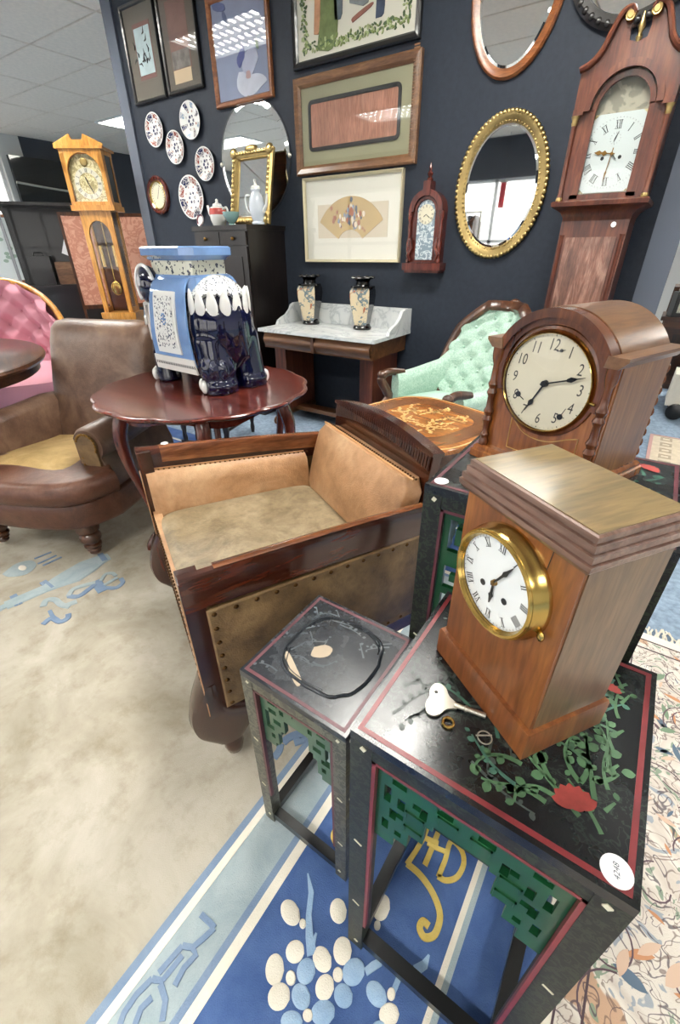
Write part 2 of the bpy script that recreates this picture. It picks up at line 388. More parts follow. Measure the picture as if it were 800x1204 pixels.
def bez(p, n=10):
    """smooth path through points (Catmull-Rom)"""
    P = [Vector(q) for q in p]; P = [P[0]*2-P[1]]+P+[P[-1]*2-P[-2]]; out = []
    for i in range(1, len(P)-2):
        for k in range(n):
            t = k/n; a, b, c, d = P[i-1:i+3]
            out.append(.5*((2*b)+(c-a)*t+(2*a-5*b+4*c-d)*t*t+(3*b-a-3*c+d)*t**3))
    return out+[P[-2]]
def text_into(mb, s, size, M):
    """adds the flat outline of the writing s (centred, in its xy plane) to mb through M"""
    cu = bpy.data.curves.new('writing', 'FONT'); cu.body = s; cu.size = size; cu.align_x = 'CENTER'; cu.align_y = 'CENTER'; cu.resolution_u = 3
    o = bpy.data.objects.new('writing', cu); COL.objects.link(o); bpy.context.view_layer.update()
    me = bpy.data.meshes.new_from_object(o.evaluated_get(bpy.context.evaluated_depsgraph_get()))
    n0 = len(mb.bm.verts); mb.bm.from_mesh(me); mb.bm.verts.ensure_lookup_table()
    for v in mb.bm.verts[n0:]: v.co = M @ v.co
    bpy.data.objects.remove(o); bpy.data.meshes.remove(me); bpy.data.curves.remove(cu)
def front_M(x, y, z, ang=0, sx=1., shear=0.):
    """maps text plane to a dial facing local -Y at (x, y, z), turned clockwise by ang"""
    B = Matrix(((1, 0, 0), (0, 0, -1), (0, 1, 0))).to_4x4()
    S = Matrix(((sx, shear, 0, 0), (0, 1, 0, 0), (0, 0, 1, 0), (0, 0, 0, 1)))
    return Matrix.Translation((x, y, z)) @ B @ Matrix.Rotation(-ang, 4, 'Z') @ S
ROMAN = ['XII', 'I', 'II', 'III', 'IIII', 'V', 'VI', 'VII', 'VIII', 'IX', 'X', 'XI']
def roman_into(mb, s, h, M):
    """serifed roman numeral strokes"""
    wd = {'I': .30, 'V': .68, 'X': .68}; tot = sum(wd[c] for c in s)*h; x = -tot/2
    def q(a, b, w0):
        a, b = Vector(a), Vector(b); n = Vector((w0/2, 0)); mb.face([M @ Vector((*p, 0)) for p in (a-n, a+n, b+n, b-n)])
    for c in s:
        w = wd[c]*h; m = x+w/2
        if c == 'I': q((m, -h/2), (m, h/2), .15*h)
        elif c == 'V': q((m-.2*h, h/2), (m, -h/2), .15*h); q((m+.2*h, h/2), (m, -h/2), .06*h)
        else: q((m-.2*h, h/2), (m+.2*h, -h/2), .15*h); q((m+.2*h, h/2), (m-.2*h, -h/2), .06*h)
        for sg in (-1, 1): mb.face([M @ Vector((px, sg*h/2+py, 0)) for px, py in ((x, -.025*h), (x+w, -.025*h), (x+w, .025*h), (x, .025*h))])
        x += w
def disc_front(mb, x, y, z, r, n=32, t=.002, ry=None):
    mb.prism(ellp(x, z, r, ry or r, n), 'xz', y, y+t)
def hand_poly(mb, pts, y, cx, cz, ang, t=.0012):
    """clock hand outline given pointing up, turned clockwise by ang about (cx, cz)"""
    c, s = cos(ang), sin(ang)
    mb.prism([(cx+a*c+b*s, cz-a*s+b*c) for a, b in pts], 'xz', y-t, y)
def ring_front(mb, cx, cz, prof, n=48, rx=1, rz=1):
    """revolves (r, y) profile about the dial axis (y), optionally elliptical"""
    mb.loft([[(cx+r*rx*cos(2*pi*k/n), y, cz+r*rz*sin(2*pi*k/n)) for k in range(n)] for r, y in prof], caps=False)
# ------------------------------------------------------------------ the setting
YW = 2.95; ZC = 2.9; X0, X1, Y0, Y1 = -10.2, 5.2, -4.2, 9.2; ZF = -.0145
struct(MB().bx(X0-.2, X1+.2, Y0-.2, Y1+.2, ZF-.1, ZF).build('floor', 'blue_carpet'))
ceil = struct(MB().bx(X0-.2, X1+.2, Y0-.2, Y1+.2, ZC+.02, ZC+.12).build('ceiling', 'grid'))
TX, TY, TW, TH = -5.88, 3.92, 1.17, .66
lights = [(i, j) for i in (-2, 1, 4, 7) for j in (8, 2, -4, -9)]
tile_me = None
for i in range(-4, 10):
    for j in range(-13, 9):
        if (i, j) in lights: continue
        x0, x1, y0, y1 = [max(a, b) for a, b in ((TX+i*TW, X0), )][0], min(TX+(i+1)*TW, X1), max(TY+j*TH, Y0), min(TY+(j+1)*TH, Y1)
        if x1-x0 < .05 or y1-y0 < .05: continue
        full = abs(x1-x0-TW) < .01 and abs(y1-y0-TH) < .01
        if full and tile_me is not None: t = link('ceiling_tile', tile_me, ceil)
        else:
            mb = MB(); a, b = (x1-x0)/2-.011, (y1-y0)/2-.011
            mb.loft([[(-a, -b, .02), (a, -b, .02), (a, b, .02), (-a, b, .02)], [(-a, -b, .004), (a, -b, .004), (a, b, .004), (-a, b, .004)], [(-a+.006, -b+.006, 0), (a-.006, -b+.006, 0), (a-.006, b-.006, 0), (-a+.006, b-.006, 0)]])
            t = mb.build('ceiling_tile', 'tile', ceil, smooth=False)
            if full: tile_me = t.data
        t.location = ((x0+x1)/2, (y0+y1)/2, ZC+random.uniform(-.001, .001))
LL = {(-2, 2): 'bright ceiling light panel high above the golden longcase clock'}
proto = None
for i, j in lights:
    cx, cy = TX+(i+.5)*TW, TY+(j+.5)*TH
    lab = LL.get((i, j), 'louvred fluorescent ceiling light panel out of view above the shop floor')
    if proto is None:
        L = thing('ceiling_light', lab, 'ceiling light', (cx, cy, ZC), 0, 'ceiling lights')
        a, b = TW/2-.01, TH/2-.01
        MB().strip(rect(-a+.035, a-.035, -b+.035, b-.035), rect(-a, a, -b, b), 'xy', -.012, .02).build('light_frame', 'white_metal', L)
        MB().bx(-a+.035, a-.035, -b+.035, b-.035, .012, .018).build('diffuser', 'panel', L)
        mb = MB()
        for k in range(1, 12): mb.box(-a+.035+(2*a-.07)*k/12, 0, 0, .006, 2*b-.07, .022)
        for k in range(1, 4): mb.box(0, -b+.035+(2*b-.07)*k/4, 0, 2*a-.07, .012, .022)
        mb.build('louvre', 'white_metal', L, smooth=False)['kind'] = 'stuff'
        proto = L
    else:
        L = copy_tree(proto); L.location = (cx, cy, ZC); L['label'] = lab
    if (i, j) == (-2, 2): del L['group']
# outer walls
struct(MB().bx(X0-.2, X1+.2, Y1, Y1+.2, ZF, ZC+.1).build('wall_back', 'white_wall'))
struct(MB().bx(X1, X1+.2, Y0, Y1, ZF, ZC+.1).build('wall_right', 'white_wall'))
def win_wall(name, along, c, a0, a1, piers, sill, head, mat, thick=.2):
    """wall with window openings between the given piers; along 'x' or 'y'"""
    w = MB()
    def bx(p0, p1, z0, z1):
        if along == 'x': w.bx(p0, p1, c-thick, c, z0, z1)
        else: w.bx(c-thick, c, p0, p1, z0, z1)
    bx(a0, a1, ZF, sill); bx(a0, a1, head, ZC+.1)
    for p0, p1 in piers: bx(p0, p1, sill, head)
    return struct(w.build(name, mat, smooth=False))
nwin = [0]
def window(along, c, p0, p1, z0, z1, nx, nz, thick=.2):
    nwin[0] += 1
    f = MB(); d = .05
    def bx(m, u0, u1, w0, w1, t=.05):
        if along == 'x': m.bx(u0, u1, c-thick/2-t/2, c-thick/2+t/2, w0, w1)
        else: m.bx(c-thick/2-t/2, c-thick/2+t/2, u0, u1, w0, w1)
    bx(f, p0, p1, z0, z0+d); bx(f, p0, p1, z1-d, z1); bx(f, p0, p0+d, z0, z1); bx(f, p1-d, p1, z0, z1)
    for k in range(1, nx): u = p0+(p1-p0)*k/nx; bx(f, u-.03, u+.03, z0, z1)
    for k in range(1, nz): u = z0+(z1-z0)*k/nz; bx(f, p0, p1, u-.03, u+.03)
    o = struct(f.build('window_%d' % nwin[0], 'white_metal', smooth=False))
    for i in range(nx):
        for k in range(nz):
            g = MB(); bx(g, p0+(p1-p0)*i/nx, p0+(p1-p0)*(i+1)/nx, z0+(z1-z0)*k/nz, z0+(z1-z0)*(k+1)/nz, .006)
            g.build('pane', 'glass', o, smooth=False)
    return o
# shop front behind the camera
win_wall('wall_front', 'x', Y0, X0-.2, X1+.2, [(X0-.2, -9.6), (-5.2, -4.8), (-.4, 0), (4.6, X1+.2)], .3, 2.3, 'dark_wall')
for a, b in ((-9.6, -5.2), (-4.8, -.4), (0, 4.6)): window('x', Y0, a, b, .3, 2.3, 3, 2)
# window wall far left
win_wall('wall_left', 'y', X0, Y0, Y1, [(Y0, -3.6), (.6, 1.0), (4.62, 5.0), (5.0, Y1)], .55, 2.72, 'white_wall')
for a, b in ((-3.6, .6), (1.0, 4.62)): window('y', X0, a, b, .55, 2.72, 3, 2)
struct(MB().bx(X0, X0+.02, 5.0, Y1, ZF, ZC).build('wall_panel', 'dark_wall'))
# windows in the back wall to the right
struct(MB().bx(-30, 30, -30, -4.6, -.12, -.10).build('pavement', plain('grey paving outside', '#9b9a96', .9, bumpy=.3)))
struct(MB().bx(-30, -10.6, -4.6, 14, -.12, -.10).build('ground_outside', plain('grey asphalt outside', '#8d8d8b', .9, bumpy=.3)))
# the dark blue display wall and its end columns
WL, WR = at(183, 278, Y=YW).x, -.160*YW/2.89
struct(MB().bx(WL, WR, YW, YW+.12, ZF, ZC).build('wall_display', 'wall'))
struct(MB().bx(WL-.118, WL, YW-.02, YW+.14, ZF, ZC).build('trim_1', 'pilaster', bev=.004))
struct(MB().bx(WR, WR+.12, YW-.02, YW+.14, ZF, ZC).build('trim_2', 'pilaster', bev=.004))
# dark partition far behind, right of the golden clock
struct(MB().bx(-9.2, -6.2, 8.9, 9.0, ZF, 2.35).build('wall_partition', plain('dark brown partition', '#4a3d3a', .6)))
# ------------------------------------------------------------------ rugs
def fl(x, y): p = at(x, y, z=.0); return (p.x, p.y)
rug = thing('chinese_rug', 'cream and blue sculpted wool rug under the tan armchair', 'rug', (0, 0, -.0062))
RX0, RX1, RY0, RY1 = -3.15, .145, -1.1, 1.92
def field(name, mat, x0, x1, y0, y1, z=0):
    return MB().bx(x0, x1, y0, y1, ZF+.001, z).build(name, mat, rug)
bx_ = dict(b0=-.484, b1=-.462, w1=-.447, g1=-.362, s1=-.352, w2=-.333, w3=.002, w4=.016)
xs = [(-.484, -.468, 'slate_wool', 'border_line'), (-.468, -.452, 'white_wool', 'border_line'), (-.452, -.362, 'grey_blue_wool', 'border_band'),
      (-.362, -.348, 'slate_wool', 'border_line'), (-.348, -.328, 'white_wool', 'border_line'), (-.328, .002, 'royal_wool', 'border_band'),
      (.002, .013, 'white_wool', 'border_line'), (.013, .024, 'grey_blue_wool', 'border_line'), (.024, RX1, 'royal_wool', 'border_band')]
# measured border widths: the grey band narrows to .1 m, the blue flower band is .33 m wide
field('pile_field', 'cream_wool', RX0+.63, -.482, RY0+.63, RY1-.63)
for a, b, m, n in xs:
    o1, o2 = RX1-a, RX1-b                                  # distance from the rug's outer edge
    z = .0012 if n == 'border_line' else .0
    mb = MB(); mb.strip(rect(RX0+o1, RX1-o1, RY0+o1, RY1-o1), rect(RX0+o2, RX1-o2, RY0+o2, RY1-o2), 'xy', ZF+.001, z)
    mb.build(n, m, rug, smooth=False)
def raised(name, mat, h=.003):
    return name, mat, h
nbar = [0]
def blob(pts, name, mat, h=.0035, sm=6):
    q = bez([(*p, 0) for p in pts]+[(*pts[0], 0)], sm)[:-1]
    P = [(v.x, v.y) for v in q]; nbar[0] += 1; h += .00017*(nbar[0] % 7); cx = sum(p[0] for p in P)/len(P); cy = sum(p[1] for p in P)/len(P)
    inn = [(cx+(x-cx)*.86, cy+(y-cy)*.86) for x, y in P]
    MB().loft([[(x, y, -.001) for x, y in P], [(x, y, h*.6) for x, y in P], [(x, y, h) for x, y in inn]]).build(name, mat, rug)
def pell(cx, cy, rx, ry, ang=0, n=8):
    """ellipse measured in the photo (pixels), laid on the rug"""
    a = radians(ang); return [fl(cx+rx*cos(t)*cos(a)-ry*sin(t)*sin(a), cy+rx*cos(t)*sin(a)+ry*sin(t)*cos(a)) for t in [2*pi*k/n for k in range(n)]]
def bar(px, w, name, mat, h=.003):
    """sculpted line along photo points, w metres wide"""
    nbar[0] += 1; h += .00022*(nbar[0] % 8)                  # each tuft line carved a little higher or lower
    P = [fl(*p) for p in px]; mb = MB(); n = len(P); rings = []
    for i, p in enumerate(P):
        a, b = P[max(i-1, 0)], P[min(i+1, n-1)]; dx, dy = b[0]-a[0], b[1]-a[1]; l = hypot(dx, dy) or 1
        ww = w[i] if isinstance(w, list) else w; nx, ny = -dy/l*ww/2, dx/l*ww/2
        rings.append([(p[0]-nx, p[1]-ny, -.001), (p[0]-nx*.9, p[1]-ny*.9, h), (p[0]+nx*.9, p[1]+ny*.9, h), (p[0]+nx, p[1]+ny, -.001)])
    mb.loft(rings); mb.build(name, mat, rug)
def smooth_px(px, n=5): return [(v.x, v.y) for v in bez([(*p, 0) for p in px], n)]
# blossoms (petals pale cream to blue) on the royal band
for cx, cy, rx, ry, a, m in [(347, 1118, 11, 14, 10, 'w'), (323, 1139, 11, 19, 5, 'w'), (328, 1171, 13, 17, 15, 'w'), (354, 1171, 11, 16, -10, 'b'), (360, 1141, 11, 16, 10, 'b'), (342, 1149, 6, 9, 0, 'w'),
        (403, 1117, 11, 17, 0, 'w'), (379, 1127, 11, 16, -15, 'w'), (382, 1160, 11, 16, 10, 'w'), (404, 1170, 11, 15, -10, 'b'), (416, 1142, 13, 17, 15, 'b'), (397.5, 1145, 6, 9, 0, 'w'),
        (341.5, 1072, 11, 16, -20, 'w'), (356, 1085, 4, 6, 0, 'w'), (398, 1070, 10, 15, -5, 'w'), (449, 1066, 10, 16, 10, 'w'), (444, 1087, 4, 6, 0, 'w'),
        (443, 1168, 11, 17, -25, 'b'), (458, 1192, 12, 14, 0, 'w'), (460.5, 1168, 5, 8, 0, 'w'), (343, 1200, 13, 13, 0, 'b'), (380, 1190, 14, 16, 20, 'b'), (362, 1193, 6, 8, 0, 'w'), (446, 1207, 8, 8, 0, 'b')]:
    blob(pell(cx, cy, rx, ry, a), 'petal', 'white_wool' if m == 'w' else 'petal_wool', .0045 if ry < 10 else .0035, 3)
bar([(362, 1026), (366, 1048), (363, 1075), (364, 1100), (367, 1122)], [.003, .012, .012, .016, .02], 'branch', 'petal_wool')
bar([(372, 1096), (368, 1108), (366, 1120)], [.004, .010, .012], 'branch', 'petal_wool')
bar([(448, 1130), (439, 1135), (430, 1142)], [.012, .014, .012], 'branch', 'petal_wool'); bar([(469, 1150), (465, 1160), (462, 1166)], .01, 'branch', 'petal_wool')
bar([(505, 1122), (500, 1133), (489, 1140)], [.004, .014, .016], 'branch', 'petal_wool')
# gold character
for px, w in [([(506, 964), (498, 985), (489, 1000), (479, 1015)], .011), ([(488, 978), (500, 984), (516, 991)], .011), ([(517, 974), (510, 992), (500, 1016)], .012),
              (smooth_px([(516, 1030), (524, 1010), (531, 988), (543, 998), (546, 1014), (538, 1030), (525, 1034), (515, 1029)]), .011), ([(503, 990), (514, 996), (524, 1000)], .010),
              (smooth_px([(479, 1014), (495, 1028), (510, 1050), (518, 1075), (512, 1097), (500, 1101), (494, 1090), (498, 1082), (505, 1088)]), .013)]:
    bar(px, w, 'gold_motif', 'gold_wool')
blob(pell(398, 982, 9, 12, 0), 'gold_motif', 'gold_wool')
# key fret in the grey band
for px in [[(236, 1074), (246, 1083), (252, 1090)], [(252, 1090), (238, 1103), (226, 1113), (214, 1111)], [(226, 1113), (230, 1122), (216, 1137), (205, 1158)], [(214, 1122), (203, 1136), (190, 1152), (178, 1150)],
           [(214, 1111), (200, 1127), (186, 1143)], [(178, 1150), (160, 1168), (145, 1190), (140, 1204)], [(188, 1156), (194, 1175), (190, 1200)], [(178, 1172), (165, 1185), (158, 1204)]]:
    bar(px, .011, 'key_fret', 'slate_wool', .002)
# scattered grey blue emblems on the cream field
bar([(-14, 722), (8, 710), (20, 706)], .03, 'emblem', 'grey_blue_wool'); bar([(6, 711), (55, 690)], .055, 'emblem', 'grey_blue_wool')
bar([(52, 692), (66, 684), (84, 676), (102, 665), (118, 657), (128, 653)], [.05, .085, .12, .115, .075, .05], 'emblem', 'grey_blue_wool')
for p in [[(13, 700), (19, 711)], [(17, 698), (24, 709)], [(48, 684), (58, 692)], [(52, 682), (62, 690)], [(116, 651), (122, 659)], [(119, 650), (125, 658)]]: bar(p, .013, 'emblem_stripe', 'slate_wool', .004)
bar(smooth_px([(80, 700), (92, 700), (104, 692), (112, 686)]), .02, 'emblem', 'slate_wool'); bar(smooth_px([(80, 700), (86, 692), (100, 687), (112, 684)]), .02, 'emblem', 'grey_blue_wool')
bar([(112, 682), (121, 694)], .04, 'emblem', 'slate_wool'); bar(smooth_px([(118, 682), (124, 674), (132, 673), (136, 676)]), .016, 'emblem', 'grey_blue_wool')
bar(smooth_px([(124, 690), (136, 690), (144, 684), (142, 679)]), .018, 'emblem', 'slate_wool'); bar([(122, 687), (138, 678)], .016, 'emblem', 'grey_blue_wool')
bar(smooth_px([(50, 712), (54, 705), (64, 704), (72, 710), (82, 712)]), .024, 'emblem', 'grey_blue_wool'); bar([(74, 712), (90, 706)], .024, 'emblem', 'grey_blue_wool')
bar(smooth_px([(50, 733), (60, 726), (70, 730), (79, 726), (80, 721)]), .02, 'emblem', 'slate_wool'); bar(smooth_px([(58, 717), (62, 724), (68, 728)]), .014, 'emblem', 'slate_wool')
blob([fl(*p) for p in [(2, 674), (18, 662), (36, 658), (42, 664), (30, 674), (10, 677)]], 'emblem', 'grey_blue_wool', .003); blob(pell(26, 667, 5, 3), 'emblem', 'white_wool', .005, 3)
for p in [[(40, 656), (60, 648)], [(44, 662), (66, 652)], [(50, 664), (72, 654)]]: bar(p, .008, 'emblem_stripe', 'slate_wool')
# emblem under the small table
bar(smooth_px([(333, 872), (340, 866), (352, 862), (356, 868), (346, 872)]), .022, 'emblem', 'slate_wool'); bar(smooth_px([(322, 890), (328, 882), (330, 874)]), .02, 'emblem', 'slate_wool')
tag(rug, 'cream wool rug with sculpted blue flower border beneath the tan armchair and small nest table', 'rug')
pr = thing('persian_rug', 'ivory floral rug with white fringe at lower right beyond the lacquer table', 'rug', (0, 0, -.0042))
PX0, PX1, PY0, PY1 = .152, 2.2, -.9, 1.50
MB().bx(PX0, PX1, PY0, PY1, ZF+.002, .0022).build('pile_field', 'persian', pr)
for a, b in ((.186, .190), (.229, .233)): MB().strip(rect(PX0+b-.152, PX1-b+.152, PY0+b-.152, PY1-b+.152), rect(PX0+a-.152, PX1-a+.152, PY0+a-.152, PY1-a+.152), 'xy', .001, .0035).build('guard_line', plain('dark brown guard line', '#4e3f45', .95), pr, smooth=False)
MB().strip(rect(PX0+.034, PX1-.034, PY0+.034, PY1-.034), rect(PX0, PX1, PY0, PY1), 'xy', .001, .003).build('border_band', 'white_wool', pr, smooth=False)
mb = MB(); rr = random.Random(3)
for k in range(260):
    x = PX0+.01+k*(PX1-PX0-.02)/260; l = .03+.035*rr.random()
    mb.tube([(x, PY1-.005, -.001), (x+rr.uniform(-.01, .01), PY1+l*.5, -.002), (x+rr.uniform(-.015, .015), PY1+l, -.005)], .0032, 4)
mb.build('fringe', 'white_wool', pr)['kind'] = 'stuff'
# leaf sprays of the persian rug (sculpted, too many to name)
cols = [('#58697a', 'slate leaf wool'), ('#72876f', 'sage leaf wool'), ('#b98562', 'rust leaf wool'), ('#5d4b52', 'plum leaf wool'), ('#c9ad98', 'blush leaf wool')]
mbs = [MB() for _ in cols]; rr = random.Random(11)
for k in range(330):
    x, y = rr.uniform(.25, .95), rr.uniform(-.1, 1.42); a = rr.uniform(0, 2*pi); L = rr.uniform(.02, .06); w = L*rr.uniform(.22, .42); cv = rr.uniform(-.6, .6)
    m = rr.randrange(5); P, Q = [], []
    for i in range(7):
        t = i/6; th = a+cv*t; px, py = x+L*t*cos(a+cv*t*.5), y+L*t*sin(a+cv*t*.5); ww = w*sin(pi*t)**.8/2
        P.append((px-ww*sin(th), py+ww*cos(th))); Q.append((px+ww*sin(th), py-ww*cos(th)))
    mbs[m].poly(P+Q[-2:0:-1], .0027+m*.0002)
for k in range(60):
    x, y = rr.uniform(.24, .9), rr.uniform(0, 1.4); a = rr.uniform(0, 2*pi); pts = []; cv = rr.choice((-1, 1))*rr.uniform(8, 22)
    for i in range(14): pts.append((x, y)); a += cv*.012*(1+i*.08); x += .012*cos(a); y += .012*sin(a)
    mbs[3].ribbon(pts, .0032, .0034)
for m, (c, n) in zip(mbs, cols): m.build('leaf_spray', plain(n, c, .95), pr, smooth=False)['kind'] = 'stuff'
# ------------------------------------------------------------------ nest of lacquer tables
FRET_M = ["#######################", "#######################", "##..####..###..####..##", "#######################", "#.###..#########..###.#", "#.#.##.#########.##.#.#", "#.#.##...........##.#.#"[:0]+"#.#.####.......####.#.#",
          "#######.........#######", "##..###.........###..##", "##.####.........####.##", "#######.........#######", "#.###.............###.#", "#.#.#.............#.#.#", "#####.............#####", "###.................###", "###.................###"]
FRET_S = ["##################", "##..##########..##", "#####.######.#####", "##..##########..##", "#.####......####.#", "#.#..#......#..#.#", "#.####......####.#", "#..##........##..#", "####..........####", "##.#..........#.##", "####..........####", "###............###"]
FRET_L = ["########################", "#...###..######..###...#", "#.#.###.########.###.#.#", "#.#####.##....##.#####.#", "#.....###.####.###.....#", "########################", "#####.#####..#####.#####", "#...#.####....####.#...#", "#.#######......#######.#", "#..####..........####..#", "######............######", "#..###............###..#", "#.####............####.#", "#...##............##...#", "######............######", "####................####"]
def fret(rows, width, cell_h, z_top, thick):
    """openwork board in the xz plane, hanging from z_top, centred in x, y from 0 to thick"""
    mb = MB(); n = len(rows[0]); cw = width/n
    def f(i, j): return 0 <= j < len(rows) and 0 <= i < n and rows[j][i] == '#'
    for j, row in enumerate(rows):
        z1 = z_top-j*cell_h; z0 = z1-cell_h
        for i in range(n):
            if not f(i, j): continue
            x0 = -width/2+i*cw; x1 = x0+cw
            mb.face([(x0, 0, z0), (x1, 0, z0), (x1, 0, z1), (x0, 0, z1)]); mb.face([(x0, thick, z0), (x0, thick, z1), (x1, thick, z1), (x1, thick, z0)])
            if not f(i-1, j): mb.face([(x0, 0, z0), (x0, 0, z1), (x0, thick, z1), (x0, thick, z0)])
            if not f(i+1, j): mb.face([(x1, 0, z0), (x1, thick, z0), (x1, thick, z1), (x1, 0, z1)])
            if not f(i, j-1): mb.face([(x0, 0, z1), (x1, 0, z1), (x1, thick, z1), (x0, thick, z1)])
            if not f(i, j+1): mb.face([(x0, 0, z0), (x0, thick, z0), (x1, thick, z0), (x1, 0, z0)])
    bmesh.ops.remove_doubles(mb.bm, verts=mb.bm.verts[:], dist=1e-5); return mb
def fret_lines(rows, width, cell_h, z_top, y):
    """raised key lines standing proud of the openwork: little L and U bars"""
    mb = MB(); n = len(rows[0]); cw = width/n; t = .0022
    for j in range(0, len(rows)-1, 3):
        for i in range(0, n-2, 4):
            if all(rows[min(j+b, len(rows)-1)][min(i+a, n-1)] == '#' for a in (0, 1, 2) for b in (0, 1)):
                x0, z1 = -width/2+(i+.2)*cw, z_top-(j+.2)*cell_h
                mb.bx(x0, x0+2.6*cw, y-t, y+.001, z1-t, z1); mb.bx(x0, x0+t, y-t, y+.001, z1-1.6*cell_h, z1)
                mb.bx(x0+2.6*cw-t, x0+2.6*cw, y-t, y+.001, z1-1.2*cell_h, z1)
    return mb
def nest_table(name, label, x0, y0, w, d, h, leg, topmat, frame, panelmat, linemat, rows, cell, group='nest of lacquer tables', fret_sides=('front', 'back', 'left', 'right')):
    T = thing(name, label, 'table', (x0+w/2, y0+d/2, 0), 0)
    MB().bx(-w/2, w/2, -d/2, d/2, h-.014, h).build('table_top', topmat, T, bev=.0025)
    b0, b1 = .006, .0118
    MB().strip(rect(-w/2+b1, w/2-b1, -d/2+b1, d/2-b1), rect(-w/2+b0, w/2-b0, -d/2+b0, d/2-b0), 'xy', h-.001, h+.0006).build('border_line', linemat, T, smooth=False)
    for sx in (-1, 1):
        for sy in (-1, 1):
            cx, cy = sx*(w/2-leg/2), sy*(d/2-leg/2)
            l = MB().bx(cx-leg/2, cx+leg/2, cy-leg/2, cy+leg/2, .0, h-.014).build('leg', frame, T, bev=.002)
            for z in (h-.022, h*.62, h*.3, .03):
                mb = MB()
                mb.box(cx-sx*leg*.1, cy+sy*leg/2, z, leg*.22, .0025, leg*.22, Matrix.Rotation(.5, 3, 'Y')) if z > h-.03 or z < .1 else mb.box(cx, cy+sy*leg/2, z, leg*.45, .002, .003, Matrix.Rotation(.4, 3, 'Y'))
                if z > h*.5: mb.box(cx+sx*leg/2, cy, z, .002, leg*.25, leg*.2)
                mb.build('peg', 'bone', l)
    rail, st = .022, .018
    for nm, ang, L, off in (('front', 0, w, d/2), ('back', pi, w, d/2), ('left', -pi/2, d, w/2), ('right', pi/2, d, w/2)):
        R = Matrix.Rotation(ang, 4, 'Z'); iw = L-2*leg
        MB().bx(-iw/2-.001, iw/2+.001, -off+.001, -off+leg*.8, h-.014-rail, h-.0135).xform(R).build('apron_rail', frame, T)
        mb = MB(); z1 = h-.014-rail
        mb.bx(-iw/2, -iw/2+.005, -off+.0005, -off+.008, .12, z1); mb.bx(iw/2-.005, iw/2, -off+.0005, -off+.008, .12, z1); mb.bx(-iw/2, iw/2, -off+.0005, -off+.008, z1-.005, z1)
        mb.xform(R).build('bead', linemat, T)
        if nm in fret_sides:
            p = fret(rows, iw-.01, cell, z1-.004, .009).xform(Matrix.Translation((0, -off+.010, 0))).xform(R).build('fret_panel', panelmat, T, smooth=False)
            fret_lines(rows, iw-.01, cell, z1-.004, -off+.010).xform(R).build('key_line', panelmat, p, smooth=False)['kind'] = 'stuff'
        MB().bx(-iw/2-.001, iw/2+.001, -off+.003, -off+leg-.003, .012, .012+leg*.8).build('stretcher', 'black', T, bev=.002).matrix_local = R
    return T
def leafy(mb, x, y, a, L, w, rr, lim):
    """scrolling vine with leaves from (x, y) heading a, kept inside lim"""
    n = int(L/.004); pts = []; cv = rr.uniform(-14, 14)
    for i in range(n):
        if not (lim[0] < x < lim[1] and lim[2] < y < lim[3]): break
        pts.append((x, y)); cv += rr.uniform(-12, 12); cv *= .93; a += cv*.004; x += .004*cos(a); y += .004*sin(a)
        if i % 3 == 1 and i > 1:
            s = rr.choice((-1, 1)); b = a+s*rr.uniform(.7, 1.3); l = w*rr.uniform(1.3, 2.6); q, q2 = [], []
            for k in range(6):
                t = k/5; wx = l*.36*sin(pi*t)**.7; px, py = x+l*t*cos(b), y+l*t*sin(b)
                q.append((px-wx*sin(b), py+wx*cos(b))); q2.append((px+wx*sin(b), py-wx*cos(b)))
            mb.poly(q+q2[-2:0:-1], mb.z)
    if len(pts) > 2: mb.ribbon(pts, [w*(1-.6*i/len(pts)) for i in range(len(pts))], mb.z)
def vines(T, mat, z, starts, seed, lim, L=.07, w=.006, name='painted_vine'):
    mb = MB(); mb.z = z; rr = random.Random(seed)
    for x, y, a in starts: leafy(mb, x, y, a, L*rr.uniform(.7, 1.2), w, rr, lim)
    o = mb.build(name, mat, T, smooth=False); return o
def peony(T, x, y, z, r, a):
    mb = MB()
    for k in range(7):
        t = a+(k-3)*.42; q = []
        for i in range(8):
            s = i/7; ww = r*.26*sin(pi*s)**.6; px, py = x+r*s*cos(t), y+r*s*sin(t); q.append((px-ww*sin(t), py+ww*cos(t)))
        p2 = [(x+r*(i/7)*cos(t)+r*.26*sin(pi*i/7)**.6*sin(t), y+r*(i/7)*sin(t)-r*.26*sin(pi*i/7)**.6*cos(t)) for i in range(8)]
        mb.poly(q+p2[-2:0:-1], z+k*.00005)
    mb.poly(ellp(x+r*.12*cos(a), y+r*.12*sin(a), r*.38, r*.3, 12), z+.0004)
    mb.build('painted_peony', 'peony', T, smooth=False)
HM, HS, HL = .675, .515, .84
tm = nest_table('nest_table', 'black lacquer table with red border and green fretwork carrying the square mantel clock', -.164, .257, .289, .289, HM, .030, 'lacquer_top', 'frame_speck', 'green_panel', 'red_line', FRET_M, .0112)
lim = (-.118, .118, -.118, .118)
rr = random.Random(5); ST = []
for k in range(13): ST.append((rr.uniform(.02, .11), rr.uniform(-.115, .0), rr.uniform(0, 6.3)))
vines(tm, 'vine', HM+.0005, [(.085, -.06, 2.6), (.085, -.06, 1.2), (.1, -.07, 1.9), (.06, -.075, 2.4), (.07, -.09, 2.9), (.1, -.05, .8), (.03, -.075, 3.0), (.05, -.06, 2.2), (.108, -.03, 1.6), (.09, -.095, 2.6), (.06, -.1, 2.9)], 4, lim, .08, .0058)
